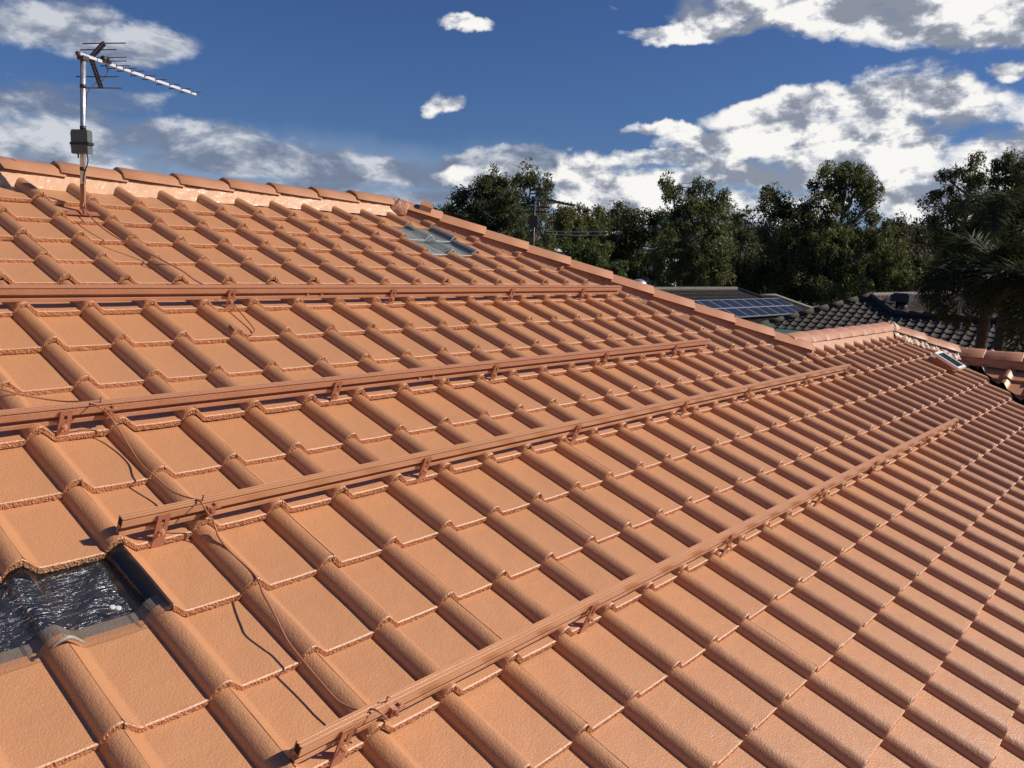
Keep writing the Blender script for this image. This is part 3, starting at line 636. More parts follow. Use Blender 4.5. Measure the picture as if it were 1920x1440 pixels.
# ------------------------------------------------------------------ antenna
def antenna(base, az, mast_h, scl_, boxh, label, dark=False, lean=(0, 0)):
    base = np.array(base, float); t = thing('tv_antenna', label, 'TV antenna', base)
    az = math.radians(az); F = np.array([math.cos(az), math.sin(az), 0]); Sd = np.array([-F[1], F[0], 0]); U = np.array([lean[0], lean[1], 1.])
    top = base + U * mast_h; s = scl_
    ms = M['steel'] if not dark else M['black']; bm_ = M['white_boom'] if not dark else M['black']
    mb = MB(); mb.tube([base, base + U * mast_h * .5, top], .016 * s, 14); mast = mb.build('mast', ms, t)
    mb = MB()
    for h in (.26, .53, .80):
        mb.tube([base + U * mast_h * h, base + U * (mast_h * h + .022 * s)], .0178 * s, 14)
    if not dark: mb.build('tape_band', M['black'], t)
    # boom
    b0 = top - F * .035 * s + np.array([0, 0, .012]) * s; b1 = top + F * 1.20 * s + np.array([0, 0, .012 * s])
    mb = MB(); q = (.015 if dark else .0085) * s; mb.box((b0 + b1) / 2, (np.linalg.norm(b1 - b0) / 2, q, q), (F, Sd, np.array([0, 0, 1.]))); mb.build('boom', bm_, t)
    mb = MB(); mb.box(b0 - F * .008 * s, (.010 * s, q * 1.15, q * 1.15), (F, Sd, np.array([0, 0, 1.]))); mb.box(top + np.array([0, 0, -.006 * s]), (.026 * s, .022 * s, .012 * s), (F, Sd, np.array([0, 0, 1.]))); mb.build('boom_clamp', M['brown_rod'] if not dark else M['black'], t)
    # directors
    for x, hl in ((.33, .105), (.40, .105), (.48, .10), (.62, .098), (.74, .095), (.90, .092), (1.04, .088), (1.17, .085)):
        mb = MB(); c = b0 + F * (x * s) + np.array([0, 0, .003 * s]); mb.tube([c - Sd * hl * s, c + Sd * hl * s], (.008 if dark else .0032) * s, 6); mb.box(c, (.003 * s, .010 * s, .0092 * s), (F, Sd, np.array([0, 0, 1.]))); mb.build('director', M['brown_rod'] if not dark else M['black'], t)
    # V shaped reflector arms with cross rods
    root = b0 + F * .105 * s
    for sg in (1, -1):
        e = root + F * (.125 if sg > 0 else .085) * s + np.array([0, 0, (.115 if sg > 0 else -.160) * s]); d = e - root; ln = np.linalg.norm(d); d /= ln; nn = np.cross(Sd, d)
        arm = thing  # noqa
        mb = MB()
        for o_ in (-1, 1): mb.box((root + e) / 2 + nn * o_ * .010 * s, (ln / 2, .008 * s, .0035 * s), (d, Sd, nn))
        for k in range(9):
            c = root + d * ln * (k + .5) / 9; mb.box(c, (.0028 * s, .006 * s, .008 * s), (d, Sd, nn))
        a_ = mb.build('reflector_arm', M['black'], t)
        for f_, hl in ((1.0, .150), (.55, .125)) if sg > 0 else ((1.0, .145), (.62, .15)):
            c = root + d * ln * f_; mb = MB(); mb.tube([c - Sd * hl * s, c + Sd * hl * s], (.009 if dark else .0038) * s, 6); mb.build('reflector_rod', M['brown_rod'] if not dark else M['black'], a_)
    # driven dipole
    c = b0 + F * .235 * s + np.array([0, 0, .02 * s]); mb = MB(); mb.tube([c - F * .03 * s, c - F * .02 * s, c + F * .02 * s, c + F * .03 * s], [.012 * s, .020 * s, .020 * s, .012 * s], 10); mb.box(c - np.array([0, 0, .014 * s]), (.035 * s, .020 * s, .008 * s), (F, Sd, np.array([0, 0, 1.]))); dp = mb.build('dipole_box', M['black'], t)
    mb = MB(); hl = .15 * s
    for z_ in (.0, .022): mb.tube([c - Sd * hl + np.array([0, 0, z_ * s]) - np.array([0, 0, .01 * s]), c + Sd * hl + np.array([0, 0, z_ * s]) - np.array([0, 0, .01 * s])], .003 * s, 6)
    mb.build('dipole_rod', M['brown_rod'] if not dark else M['black'], dp)
    # lead from dipole, drooping to the mast, then down it
    mb = MB(); z3 = np.array([0, 0, 1.])
    mb.tube(spline([c - z3 * .02 * s, c + F * .02 * s - z3 * .07 * s, c - F * .03 * s - z3 * .13 * s, c - F * .10 * s - z3 * .165 * s, top + F * .03 * s - z3 * .20 * s, top + F * .0165 * s - z3 * .235 * s, base + U * (boxh + .08 * s) + F * .016 * s]), .0035 * s, 6); mb.build('lead', M['black'], t)
    # amplifier box
    ax = (Sd, F, z3); bc = base + U * boxh - F * .030 * s - Sd * .018 * s; mb = MB()
    mb.prism([bc + Sd * a * s + z3 * b * s - F * .026 * s for a, b in ((-.056, -.070), (-.056, .060), (-.048, .070), (.050, .070), (.058, .058), (.058, -.066), (.052, -.072))], F * .045 * s)
    bx = mb.build('amplifier_box', M['green_box'] if not dark else M['black'], t)
    mb = MB(); mb.box(bc - z3 * .012 * s - F * .004 * s, (.064 * s, .025 * s, .008 * s), ax); mb.box(bc + Sd * .066 * s + z3 * .045 * s, (.010 * s, .006 * s, .006 * s), ax); mb.box(bc + Sd * .066 * s - z3 * .025 * s, (.010 * s, .006 * s, .006 * s), ax)
    mb.tube([bc - z3 * .07 * s + Sd * .03 * s, bc - z3 * .095 * s + Sd * .03 * s], .005 * s, 6); mb.build('box_strap', M['black'], bx)
    if not dark:
        mb = MB(); mb.tube(spline([bc - z3 * .07 * s - Sd * .03 * s, bc - z3 * .12 * s - Sd * .034 * s, base + U * (boxh - .20) - Sd * .016 - F * .012, base + U * (boxh - .33) - Sd * .018 - F * .014, base + U * .16 - Sd * .018 - F * .014]), .0040, 6); mb.build('lead', M['black'], t)
        mb = MB(); mb.tube(spline([base + U * .17 - Sd * .018 - F * .014, base + U * .08 - Sd * .020 - F * .016, base + U * .02 - Sd * .024 - F * .03, rp(160, 388, .0)]), .0044, 6); mb.build('lead', M['cable'], t)
        mb = MB(); mb.tube([base, base + U * .14, base + U * .155], [.0172, .0172, .0166], 14); mb.build('painted_foot', M['paint'], t)
    return t
MBASE = rp(155.5, 394, -.045)
antenna(MBASE, 29, .905, 1.0, .405, 'small aluminium TV antenna on a steel mast with grey-green box near the main ridge', lean=(.032, -.01))
o_ = [c for c in col.objects if c.name.startswith('tv_antenna')][0]
mb = MB(); c = rp(158, 400, -.030); mb.box(c, (.115, .028, .0025), (FR[1], FR[2], FR[3])); mb.box(c + FR[3] * .006 + FR[1] * .0, (.03, .03, .006), (FR[1], FR[2], FR[3]))
for s in (-1, 1): bolt(mb, c + FR[1] * .10 * s, FR[3], .006, .01)
mb.build('mast_foot_plate', M['bracket'], o_)
nb = at(1001, 470, 12.0); nb[2] = -.2
antenna(nb, 14, at(1001, 374, 12.0)[2] - nb[2], 1.15, at(1000, 416, 12.0)[2] - nb[2], 'dark silhouetted TV antenna beyond the sloping hip, in front of the trees', dark=True, lean=(-.004, .012))

# ------------------------------------------------------------------ solar roof ventilator and small hoods
q = [rp(1753, 665, .10), rp(1765, 661, .10), rp(1808, 687, .085), rp(1795, 693, .085)]
ctr = sum(q) / 4; ex = (q[1] - q[0]); ex = FR[1]; ey = FR[2]; lw_ = .5 * np.linalg.norm(q[1] - q[0]); 
u_c, v_c = 9.66, .585
vt = thing('solar_roof_fan', 'small white framed glass panel raised above the tiles near the far hip', 'solar vent', W(u_c, v_c, -.04))
hv = .16; hu = .17; tl = .03
e2 = (ey * 1 + FR[3] * -.10); e2 /= np.linalg.norm(e2); e3 = np.cross(ex, e2); e3 = -e3 if np.dot(e3, FR[3]) < 0 else e3
cc = W(u_c, v_c, .062); mb = MB()
for s in (-1, 1): mb.box(cc + ex * s * (hu - .012), (.014, hv, .016), (ex, e2, e3)); mb.box(cc + e2 * s * (hv - .014), (hu - .026, .014, .016), (ex, e2, e3))
mb.build('frame', M['white'], vt)
mb = MB(); mb.box(cc + e3 * .004, (hu - .024, hv - .026, .006), (ex, e2, e3)); mb.build('glass_panel', M['panel_glass'], vt)
mb = MB(); mb.box(W(u_c, v_c - .02, .01), (hu * .7, hv * .7, .045), (ex, e2, e3)); mb.build('vent_housing', M['bracket'], vt)
for (x, y, lab) in ((1524, 674, 'small half round hood lying on the tiles below the low ridge'), (1613, 692, 'small dark-ended hood on the tiles beside the third rail end')):
    c = rp(x, y, .0); mb = MB(); n = 9
    for rr, fl in ((.045, 0), (.036, 1)):
        P = np.array([[c + FR[1] * rr * math.cos(a) + FR[3] * (rr * .8 * math.sin(a)) + FR[2] * s for a in np.linspace(0, math.pi, n)] for s in (-.07, .07)])
        mb.grid(P if not fl else P[:, ::-1], True)
    o = mb.build('roof_hood', M['bracket'], None); tag(o, lab, 'vent hood')
mb = MB(); 
for a, b, g in ((rp(1737, 1176, -.062), .03, .2), (rp(1741, 1180, -.062), .028, -.5)):
    pass

# ------------------------------------------------------------------ neighbouring houses
def house_face(mb, O, eu, ev, u0, u1, v1, lod, tw=.3, gz=.34, jt=.004):
    ew = np.cross(eu, -ev); ew = ew if ew[2] > 0 else -ew
    fr = (np.array(O, float), np.array(eu, float), np.array(ev, float), ew)
    for j in range(int(v1 / gz)):
        for i in range(int((u1 - u0) / tw)):
            tile(mb, fr, u0 + i * tw, (j + 1) * gz, j * gz - .04, lod, rng.normal(0, jt), t=.030, gauge=gz)
def simple_house(name, label, P, L_, side, mats, lod, drop=4.2, tri=None, group=None, far=None):
    pass
ZG = -4.4
# --- solar house: ridge parallel to ours, slope facing -Y
Pz = -.2; 
def onz(x, y, z): return onplane(x, y, (0, 0, z), (0, 0, 1))
R0 = onz(1225, 543, Pz); R1_ = onz(1372, 541, Pz); yr = (R0[1] + R1_[1]) / 2; xa = R0[0] - 7; xb = R1_[0]
sh = thing('brick_house', 'far house with a grey brown tiled roof carrying solar panels', 'house', ((xa + xb) / 2, yr, ZG))
mb = MB(); drp = 6.6
nY = np.array([0, -cs, -sn]); house_face(mb, (0, yr, Pz), np.array([1., 0, 0]), nY, xa, xb + 7, drp, 3)
LR0 = onplane(1420, 556, (0, yr, Pz), (0, -TT, 1)); LR1 = onplane(1452, 554, (0, yr, Pz), (0, -TT, 1)); yl = (LR0[1] + LR1[1]) / 2
mb.build('roof_slope', [M['roof_far'], M['roof_far']], sh, clip=[((xb + yr, 0, 0), (r2, r2, 0)), ((0, yl, 0), (0, -1, 0))])
mb = MB(); house_face(mb, (0, yr, Pz), np.array([1., 0, 0]), nY, xa, xb + 12, drp, 3); mb.tube([(xb + 1, yl, Pz - (yr - yl) * TT + .02), (LR1[0], yl, Pz - (yr - yl) * TT + .02), (LR1[0] + 4, yl - 4, Pz - (yr - yl + 4) * TT + .02)], .09, 8)
mb.build('roof_slope', [M['roof_far'], M['roof_far']], sh, clip=[((LR1[0] + yl, 0, 0), (r2, r2, 0)), ((0, yl, 0), (0, 1, 0))])
mb = MB(); zt = Pz - TT * drp * cs
poly(mb, [(xa, yr, Pz - .05), (xb, yr, Pz - .05), (xb + 6, yr + 6, Pz - 6 * TT - .05), (xa, yr + 6, Pz - 6 * TT - .05)])
poly(mb, [(xa, yr, Pz - .1), (xb, yr, Pz - .1), (xb + 6, yr - 6, Pz - 6 * TT - .1), (xa, yr - 6, Pz - 6 * TT - .1)]); poly(mb, [(xb, yr, Pz - .1), (xb + 6, yr - 6, Pz - 6 * TT - .1), (LR1[0] + 5, yl - 5, Pz - (yr - yl + 5) * TT - .1), (LR1[0], yl, Pz - (yr - yl) * TT - .1)])
mb.build('roof_slope', M['roof_far'], sh)
mb = MB(); mb.tube([(xa, yr, Pz + .0), (xb, yr, Pz)], .10, 8, smooth=True); mb.tube([(xb, yr, Pz), (xb + 6, yr - 6, Pz - 6 * TT)], .10, 8); mb.build('ridge_cap', M['roof_far'], sh)
mb = MB(); mb.box(((xa + xb) / 2 + 2, yr - .3, (ZG + zt) / 2), ((xb - xa) / 2 + 2.5, 5.4, (zt - ZG) / 2)); mb.build('wall', M['brick'], sh)
# solar panels resting on that slope
pl0 = np.array([0, yr, Pz + .16]); nS = (0, -TT, 1.)
cor = [onplane(x, y, pl0, (0, -TT, 1)) for x, y in ((1283, 566), (1455, 558), (1515, 585.5), (1383, 597))]
vv = [(-(c - pl0)[1]) / cs for c in cor]; vt0 = (vv[0] + vv[1]) / 2; vb0 = (vv[2] + vv[3]) / 2; uR = (cor[1][0] + cor[2][0]) / 2; ncol = 12; pwid = (uR - (cor[0][0] - .0)) / 9.0
ph = (vb0 - vt0) / 2; names = ['upper', 'lower']
proto = None; eV = np.array([0, -cs, -sn]); eW = np.array([0, -sn, cs])
for c_ in range(11):
    for r_ in range(2):
        cc = pl0 + np.array([uR - (c_ + .5) * pwid, 0, 0]) + eV * (vt0 + (r_ + .5) * ph)
        mb = MB(); hx, hy = pwid / 2 - .004, ph / 2 - .004; fw_ = .017
        for s in (-1, 1):
            mb.box(cc + np.array([1, 0, 0]) * s * (hx - fw_), (fw_, hy, .022), ((1, 0, 0), eV, eW)); mb.box(cc + eV * s * (hy - fw_), (hx - 2 * fw_, fw_, .022), ((1, 0, 0), eV, eW))
        pf = mb.build('solar_panel', M['panel_frame'], sh)
        mb = MB(); mb.box(cc + eW * .006, (hx - 2 * fw_, hy - 2 * fw_, .008), ((1, 0, 0), eV, eW)); mb.build('cell_glass', M['cell'], pf)
# green metal roof edge in front
g0 = at(1440, 604, 26); mb = MB(); poly(mb, [at(1408, 613, 24.5), at(1440, 609.5, 25), at(1448, 606, 27), at(1416, 608, 27)]); 
gr = thing('garden_shed', 'green metal roofed shed between the tiled neighbouring roofs', 'shed', (g0[0], g0[1], ZG)); mb.v = mb.v; pts_ = [np.array(p) for p in mb.v]; mb2 = MB(); mb2.prism(pts_, (0, 0, -.06)); mb2.build('metal_roof', M['green_metal'], gr)
cn = sum(pts_) / 4; zb = min(p[2] for p in pts_) - .08; mb2 = MB(); mb2.box((cn[0], cn[1], (ZG + zb) / 2), (.9, .9, (zb - ZG) / 2)); mb2.build('wall', M['green_metal'], gr)
# roof ventilator dome behind
dv = onz(1197, 541, Pz); mb = MB(); dome = np.array([dv + np.array([.34 * math.sin(t) * math.cos(a), .34 * math.sin(t) * math.sin(a), .12 + .26 * math.cos(t)]) for t in np.linspace(0.02, 1.75, 8) for a in np.linspace(0, 2 * math.pi, 17)]).reshape(8, 17, 3)
mb.grid(dome, True); mb.tube([dv - [0, 0, .2], dv + [0, 0, .12]], .22, 14); tag(mb.build('roof_ventilator', M['steel'], None), 'pale domed roof ventilator peeping above the terracotta hip', 'roof ventilator')

# --- right house: west face towards us, main ridge along X, wing ridge along -Y
zP = .0; Pp = onz(1633, 554, zP); rh = thing('tiled_house', 'neighbouring house at the right with shade coloured into its dark tile roof', 'house', (Pp[0] + 1, Pp[1] - 4, ZG))
Qx = Pp[0] - 1.2; Qy = Pp[1] - 1.2; Qz = zP - 1.2 * TT
mb = MB(); frA = (np.array([Pp[0], 0, zP]), np.array([0, -1., 0]), np.array([-cs, 0, -sn]), np.array([-sn, 0, cs]))
for j in range(0, 24):
    for i in range(-28, 42):
        vf = .06 + (j + 1) * .335; u = -Pp[1] + i * .3
        x_ = Pp[0] - vf * cs
        yt = -u
        if yt > Pp[1] + (vf + .1) * cs: continue
        if yt - .3 < Pp[1] - 1.2 and j < 3: continue
        if yt < Pp[1] - (vf + .1) * cs and j < 3: continue
        tile(mb, frA, u, vf, vf - .335 - .045, 2, rng.normal(0, .0025), t=.032, gauge=.335)
mb.build('roof_slope', [M['roof_dark'], M['dark']], rh, clip=[((Pp[0] - Pp[1], 0, 0), (-r2, r2, 0))] and [((Pp[0], Pp[1] + .05, 0), (r2, r2, 0))][:0] + [((Pp[0] + .0, Pp[1] + .0, 0), (r2 * 0, 1, 0))][:0])  # course fronts take the near-black, painting shade between the courses
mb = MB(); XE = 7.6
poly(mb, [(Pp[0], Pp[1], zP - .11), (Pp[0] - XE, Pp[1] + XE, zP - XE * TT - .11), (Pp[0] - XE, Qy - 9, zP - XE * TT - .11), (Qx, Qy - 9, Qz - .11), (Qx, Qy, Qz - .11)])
mb.build('light_block_sheet', M['dark'], rh)  # dark sheet added under these tiles to keep light out
mb = MB(); house_face(mb, (0, Pp[1], zP), np.array([1., 0, 0]), nY, Pp[0] - .5, Pp[0] + 12, 9, 3)
mb.build('sunlit_roof_slope', [M['roof_brown'], M['roof_brown']], rh, clip=[((Pp[0] - Pp[1], 0, 0), (-r2, -r2, 0))][:0] + [((Pp[0], Pp[1], 0), (-r2, r2, 0))])
mb = MB(); poly(mb, [(Qx, Qy, Qz - .02), (Qx, Qy - 9, Qz - .02), (Qx + 4, Qy - 9, Qz - 4 * TT), (Qx + 4, Qy + .0, Qz - 4 * TT)])
poly(mb, [(Pp[0], Pp[1], zP - .02), (Pp[0] - XE, Pp[1] + XE, zP - XE * TT), (Pp[0] + 12, Pp[1] + XE, zP - XE * TT), (Pp[0] + 12, Pp[1], zP - .02)]); mb.build('back_roof_slope', M['roof_brown'], rh)
def capline(A, B, n, mt, par, r=.11):
    A = np.array(A, float); B = np.array(B, float); base = None
    for k in range(n):
        a = A + (B - A) * k / n; b = A + (B - A) * (k + 1.06) / n; mb = MB(); mb.tube([a, b], [r * .93, r * 1.05], 10); mb.build('ridge_cap', mt, par)
capline((Pp[0] - 5.2, Pp[1] + 5.2, zP - 5.2 * TT), (Pp[0], Pp[1], zP), 14, M['roof_dark'], rh)
capline((Pp[0], Pp[1], zP), (Qx, Qy, Qz), 4, M['roof_dark'], rh); capline((Qx, Qy, Qz + .02), (Qx, Qy - 8, Qz + .02), 19, M['roof_dark'], rh); capline((Pp[0], Pp[1], zP), (Pp[0] + 11, Pp[1], zP), 24, M['roof_brown'], rh)
mb = MB(); mb.box((Pp[0] + 1.5, Pp[1] - 2, (ZG + zP - 3.3) / 2), (7.5, 8, (zP - 3.3 - ZG) / 2)); mb.build('wall', M['brick'], rh)
vb_ = onplane(1689, 583, (0, Pp[1], zP), (0, -TT, 1)); vtn = thing('roof_vent', 'black square capped vent standing on the brown sunlit roof', 'roof vent', vb_)
mb = MB(); mb.tube([vb_ - [0, 0, .2], vb_ + [0, 0, .34]], .20, 12); mb.build('pipe', M['black'], vtn); mb = MB(); mb.box(vb_ + np.array([0, 0, .44]), (.30, .30, .12)); mb.box(vb_ + np.array([0, 0, .58]), (.24, .24, .03)); mb.build('cowl', M['black'], vtn)
# white building glimpsed through the trees
for (x, y, d, w_, h_) in ((1030, 478, 56, 1.0, .3), (1222, 476, 74, 1.2, .4)):
    c = at(x, y, d); t = thing('white_cottage', 'white cottage glimpsed %s' % ('between the trees just past the dark antenna' if x < 1100 else 'deep in the shade of the middle trees'), 'house', (c[0], c[1], ZG))
    zt_ = c[2]; mb = MB(); mb.box((c[0], c[1], (ZG + zt_) / 2), (w_, 2, (zt_ - ZG) / 2)); mb.build('wall', M['white'], t)
    mb = MB(); A_ = np.array([c[0] - w_ - .3, c[1] - 2.3, zt_]); mb.prism([A_, A_ + [0, 4.6, 0], A_ + [0, 2.3, .5]], (2 * w_ + .6, 0, 0)); mb.build('roof', M['white'], t)

# ------------------------------------------------------------------ ground
mb = MB(); mb.grid(np.array([[(x, y, ZG + .0 * x) for x in np.linspace(-2500, 2500, 30)] for y in np.linspace(-2500, 2500, 30)]), False); tag(mb.build('ground', M['ground']), 'grassy garden ground below the roofs', None, None, 'structure')

# ------------------------------------------------------------------ trees
def leaves(mb_v, mb_f, centers, n, size, spread, droop=.5, width=.32):
    """n leaf-sized faces round every clump centre"""
    C = np.repeat(centers, n, 0); K = len(C)
    d = rng.normal(0, 1, (K, 3)); d /= np.linalg.norm(d, axis=1)[:, None]; r = rng.uniform(0, 1, (K, 1)) ** .55
    sp = np.repeat(spread, n, 0) if hasattr(spread, '__len__') else spread
    P = C + d * r * (sp[:, None] if hasattr(sp, '__len__') else sp)
    ax = rng.normal(0, 1, (K, 3)); ax[:, 2] -= droop * 1.6; ax /= np.linalg.norm(ax, axis=1)[:, None]
    o = np.cross(ax, rng.normal(0, 1, (K, 3))); o /= np.linalg.norm(o, axis=1)[:, None] + 1e-9
    s = size * rng.uniform(.6, 1.35, (K, 1)); a = ax * s * .5; b = o * s * width * .5
    V = np.stack([P - a, P + b - a * .1, P + a, P - b - a * .1], 1).reshape(-1, 3); return V
def leafobj(name, V, mt, parent):
    k = len(V) // 4; me = bpy.data.meshes.new(name); me.vertices.add(len(V)); me.vertices.foreach_set('co', V.ravel()); me.loops.add(k * 4); me.polygons.add(k)
    me.loops.foreach_set('vertex_index', np.arange(k * 4)); me.polygons.foreach_set('loop_start', np.arange(0, k * 4, 4)); me.update(calc_edges=True); me.materials.append(mt)
    o = bpy.data.objects.new(name, me); col.objects.link(o)
    if parent is not None: o.parent = parent; o.matrix_parent_inverse = Matrix.Translation(parent.location).inverted()
    return o
def tree(label, d, trunk_x, blobs, mt='leaf', bark='bark', dens=1.0, size=.19, clump=.42, group='trees standing beyond the roofs', name='gum_tree', nper=95, tr=.16, hollow=.35, depth=.8):
    """blobs are crown masses (cx, cy, rx, ry) read off the skyline, built at distance d"""
    k = d / FPX; size *= d / 44; clump *= d / 44; b0 = at(trunk_x, 560, d); b0[2] = ZG
    t = thing(name, label, 'tree', b0, group); allc = []; tb = MB(); cs_ = []
    top = None
    for (cx, cy, rx, ry) in blobs:
        c = at(cx, cy, d); Rx, Ry = rx * k, ry * k; Rz = Rx * depth; c = c + (-BK * np.array([1, 1, 0])) * rng.uniform(-.35, .35) * Rx
        hz = np.array([RT[0], RT[1], 0]); hz /= np.linalg.norm(hz); fw = np.array([-BK[0], -BK[1], 0]); fw /= np.linalg.norm(fw)
        nc = max(4, int(dens * 5.2 * (Rx * Ry * Rz) ** (2 / 3) / (clump ** 2)))
        g = rng.normal(0, 1, (nc, 3)); g /= np.linalg.norm(g, axis=1)[:, None]; r = rng.uniform(hollow, 1, (nc, 1)) ** .6
        # uneven outline
        w_ = 1 + .16 * np.sin(g[:, :1] * 5 + cx) + .14 * np.sin(g[:, 2:3] * 6 + cy)
        g = g * r * w_; pts = c + hz * (g[:, :1] * Rx) + fw * (g[:, 1:2] * Rz) + np.array([0, 0, 1]) * (g[:, 2:3] * Ry); allc.append(pts); cs_.append((c, Rx, Ry))
    allc = np.concatenate(allc); allc = allc[allc[:, 2] > ZG + .5]
    spr = clump * rng.uniform(.55, 1.25, len(allc))
    leafobj('crown', leaves(None, None, allc, nper, size, spr), M[mt], t)
    # trunk leaning through the crown, limbs to each mass, twigs to some clumps
    hi = max(cs_, key=lambda q: q[0][2]); tp = hi[0] + np.array([0, 0, hi[2] * .5]); r0 = tr
    spine = spline([b0, b0 * .65 + tp * .35 + rng.normal(0, .25, 3) * [1, 1, 0], b0 * .35 + tp * .65 + rng.normal(0, .3, 3) * [1, 1, 0], tp], 5)
    tb.tube(spine, list(np.linspace(r0, r0 * .18, len(spine))), 8)
    for c, Rx, Ry in cs_:
        s = min(spine, key=lambda q: abs(q[2] - (c[2] - Ry - .45 * np.linalg.norm((c - q)[:2])))); s = np.array(s)
        mid = (s + c) / 2 + rng.normal(0, .15, 3) * Rx; tb.tube(spline([s, mid, c + [0, 0, Ry * .4]], 4), list(np.linspace(r0 * .45, r0 * .10, 9)), 6)
        idx = np.argsort(np.linalg.norm(allc - c, axis=1))[:max(8, len(allc) // 12)]
        for ii in idx[::2][:16]:
            e = allc[ii]; tb.tube([c * .6 + s * .4, (c + e) / 2 + rng.normal(0, .1, 3), e], [r0 * .14, r0 * .09, r0 * .05], 4, caps=False)
    tb.build('trunk', M[bark], t); return t
tree('tall dark gum with lobed crown left of the dark antenna', 47, 930, [(865, 385, 24, 28), (858, 372, 14, 18), (926, 338, 26, 26), (915, 365, 40, 36), (955, 372, 26, 34), (900, 410, 52, 40), (950, 425, 55, 55), (895, 450, 40, 45)], 'leaf2', dens=1.1)
tree('slender gum with see-through top just right of the lobed dark gum', 52, 1000, [(998, 330, 26, 20), (1012, 350, 22, 22), (1026, 358, 12, 20), (975, 350, 14, 24), (1005, 392, 30, 26), (1010, 440, 36, 48), (1000, 500, 40, 50)], 'leaf', dens=.85)
tree('low dark tree peeping over the top of the hip at the far left', 60, 835, [(835, 402, 24, 14), (805, 408, 20, 10), (860, 420, 30, 26)], 'leaf2')
tree('mid green rounded tree right of the dark antenna', 58, 1085, [(1080, 402, 32, 22), (1058, 428, 30, 30), (1105, 412, 26, 24), (1085, 450, 52, 46), (1090, 500, 60, 50)], 'leaf', 'bark_dark', name='broad_tree')
tree('dull round-topped tree in the middle distance, second right of the antenna', 62, 1150, [(1140, 412, 34, 20), (1172, 405, 26, 18), (1150, 450, 60, 46), (1150, 505, 70, 55)], 'leaf2', name='broad_tree')
tree('dim tree left of the twin-topped gum, with bare pale stems', 60, 1215, [(1205, 415, 28, 18), (1230, 425, 26, 26), (1205, 465, 46, 42), (1215, 520, 60, 50)], 'leaf2', 'bark', name='broad_tree')
tree('bright green shrubby tree rising just behind the terracotta hip', 34, 1110, [(1075, 480, 34, 26), (1112, 470, 18, 24), (1060, 505, 40, 26), (1120, 510, 34, 30), (1150, 512, 26, 22), (1165, 495, 12, 14)], 'leaf3', 'bark_dark', dens=1.1, size=.17, clump=.26, name='shrub_tree', nper=40)
tree('twin-topped gum with drooping foliage in the middle of the tree line', 54, 1310, [(1262, 346, 22, 18), (1252, 362, 18, 14), (1318, 362, 26, 20), (1352, 385, 22, 22), (1290, 392, 34, 26), (1325, 410, 46, 36), (1270, 420, 34, 34), (1300, 455, 66, 44), (1320, 500, 58, 46), (1345, 470, 32, 50), (1262, 495, 40, 50)], 'leaf', dens=.95)
tree('narrow dark tree filling the gap right of the twin-topped gum', 62, 1395, [(1388, 425, 24, 30), (1400, 470, 36, 50), (1390, 520, 40, 44)], 'leaf2', name='broad_tree')
tree('largest gum of all, broad crown with a tall rounded top right of centre', 58, 1560, [(1590, 316, 40, 20), (1560, 330, 34, 22), (1620, 345, 32, 34), (1540, 352, 24, 22), (1592, 365, 48, 36), (1444, 372, 24, 18), (1450, 398, 34, 30), (1492, 392, 28, 22), (1630, 390, 26, 30), (1520, 410, 56, 36), (1580, 425, 62, 40), (1460, 440, 44, 40), (1640, 440, 42, 34), (1540, 470, 80, 50), (1620, 480, 66, 46), (1470, 500, 50, 50), (1560, 530, 90, 40), (1665, 500, 34, 40)], 'leaf', dens=.85, tr=.26)
tree('low olive brown tree right of the largest gum', 68, 1690, [(1672, 418, 22, 12), (1700, 440, 40, 16), (1745, 442, 34, 14), (1700, 475, 60, 36), (1740, 500, 60, 50)], 'leaf4', name='broad_tree')
tree('open branching gum with sparse shelves of foliage near the right edge', 54, 1800, [(1822, 300, 20, 16), (1800, 322, 30, 16), (1775, 335, 20, 12), (1830, 335, 26, 24), (1760, 372, 18, 14), (1745, 385, 14, 16), (1800, 360, 24, 16), (1790, 392, 36, 20), (1748, 412, 12, 8), (1815, 420, 40, 24), (1775, 440, 40, 30), (1800, 480, 50, 40)], 'leaf', dens=.72, tr=.20)
tree('dense round gum at the right edge behind the open branching gum', 52, 1880, [(1882, 306, 32, 18), (1860, 330, 26, 24), (1900, 340, 34, 34), (1880, 380, 46, 40), (1865, 425, 46, 40), (1900, 450, 60, 60)], 'leaf', dens=1.0, tr=.2)
tree('dark tree cut off by the right edge of the view', 48, 1950, [(1930, 320, 28, 22), (1940, 370, 40, 50), (1950, 450, 50, 70)], 'leaf2', 'bark_dark', name='broad_tree')
for (x, lab) in ((1440, 'dark undergrowth tree behind the solar panels'), (1600, 'dark undergrowth tree under the largest gum'), (1745, 'dark undergrowth tree behind the brown roof')):
    yb = 505 if x > 1000 else 440
    tree(lab, 60 if x > 1000 else 66, x, [(x - 40, yb, 50, 26), (x + 30, yb + 8, 55, 28), (x, yb + 40, 90, 40)], 'leaf2', 'bark_dark', dens=.8, name='broad_tree')
# distant wood as one mass
cs2 = []
for k in range(1500):
    x = rng.uniform(560, 2150); d = rng.uniform(72, 100); ytop = 418 + .028 * (x - 1000) + 9 * math.sin(x * .021) + 7 * math.sin(x * .057 + 1) + (14 if x < 1020 else 0)
    cs2.append(at(x, rng.uniform(ytop, 560), d))
tag(leafobj('distant_wood', leaves(None, None, np.array(cs2), 60, .55, 1.3), M['wood_mass'], None), 'dark distant wood behind the garden trees', None, None, 'stuff')

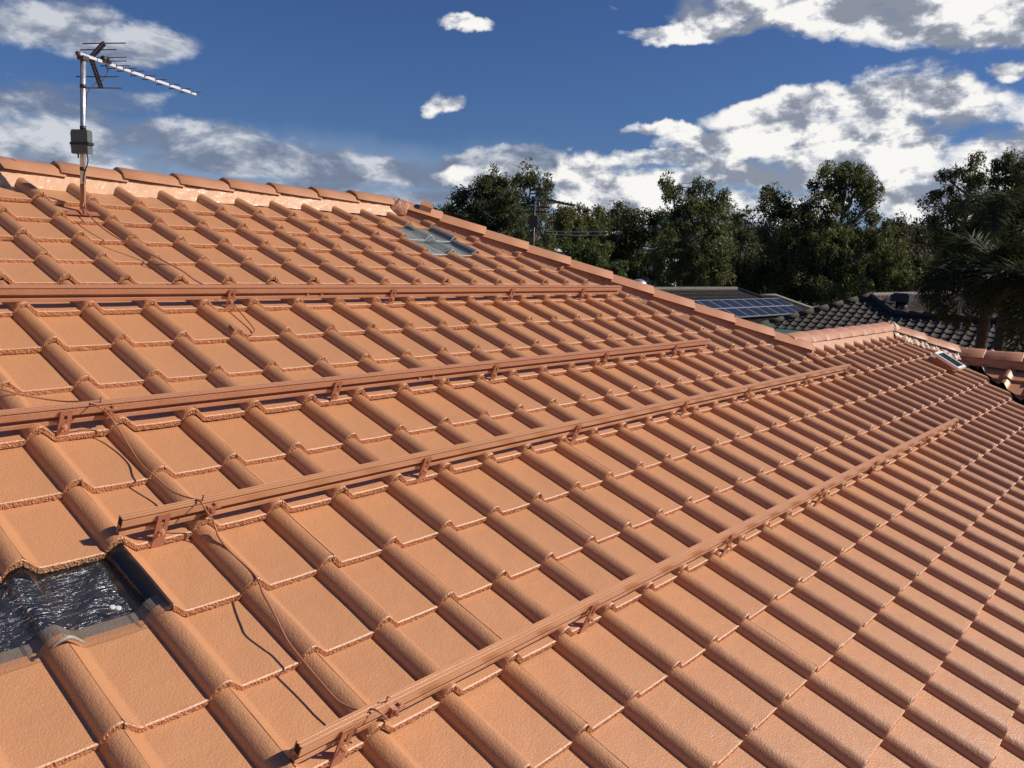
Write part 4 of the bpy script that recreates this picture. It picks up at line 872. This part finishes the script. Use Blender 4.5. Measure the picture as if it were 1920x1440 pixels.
# ------------------------------------------------------------------ palms
def palm(label, x, y, d, hfr, nf, L_, mt='palm', seed=0, depth=0):
    g = np.random.default_rng(seed); c = at(x, y, d); base = c.copy(); base[2] = ZG
    t = thing('palm_tree', label, 'palm tree', base, 'palms at the right edge')
    mb = MB(); tr_ = spline([base, (base + c) / 2 + [.12, .05, 0], c], 6); mb.tube(tr_, list(np.linspace(.16, .09, len(tr_))), 10); mb.build('trunk', M['bark_dark'], t)
    for k in range(nf):
        az = k * 2.39996 + g.normal(0, .15); el = g.uniform(-.1, 1.25); ln = L_ * g.uniform(.8, 1.1); dr = np.array([math.cos(az), math.sin(az), 0])
        pts = []; p = c.copy(); e = el
        for s in range(11): pts.append(p.copy()); p = p + (dr * math.cos(e) + np.array([0, 0, math.sin(e)])) * ln / 10; e -= .17 + .04 * s * .5
        mb = MB(); mb.tube(pts, list(np.linspace(.018, .004, 11)), 4); V = []
        for s in range(1, 11):
            for q in range(7):
                f = (s - 1 + q / 7) ; a = pts[s - 1] + (pts[s] - pts[s - 1]) * (q / 7); tg = pts[s] - pts[s - 1]; tg /= np.linalg.norm(tg)
                sd = np.cross(tg, [0, 0, 1.]); sd /= np.linalg.norm(sd) + 1e-6; un = np.cross(sd, tg)
                for sg in (-1, 1, -.6, .6):
                    w_ = sd * sg + tg * .55 + un * g.normal(.05, .38); w_ /= np.linalg.norm(w_); ll = .42 * math.sin(min(1, (f + 1) / 10.5) * math.pi * .93) ** .6 * g.uniform(.8, 1.15) + .06
                    tip = a + w_ * ll + np.array([0, 0, -.10 * ll]); m2 = a + w_ * ll * .45; ww = np.cross(w_, un + g.normal(0, .4, 3)); ww /= np.linalg.norm(ww) + 1e-6; ww *= .013
                    V += [a, m2 + ww, tip, m2 - ww]
        n0 = len(V) // 4; mb.add(V, [(4 * i, 4 * i + 1, 4 * i + 2, 4 * i + 3) for i in range(n0)]); mb.build('frond', M[mt], t)
    return t
palm('feathery palm whose fronds hang over the dark neighbouring roof', 1860, 500, 17, 0, 20, 1.9, seed=2)
palm('taller feathery palm in the shade at the right edge', 1905, 420, 19, 0, 22, 2.0, seed=5)
palm('dark palm cut off by the right edge above the terracotta wing', 1985, 560, 14, 0, 20, 1.7, seed=8)

# ------------------------------------------------------------------ power lines between the trees
for k, (ya, yb_) in enumerate(((434, 434), (439, 441))):
    a = at(1022, ya, 46); b = at(1138, yb_, 46); mid = (a + b) / 2 - [0, 0, .03]; mb = MB(); mb.tube(spline([a, mid, b], 8), .011, 5); tag(mb.build('power_line', M['frame']), ['upper', 'lower'][k] + ' overhead wire crossing in front of the trees right of the dark antenna', 'power line', 'overhead wires')
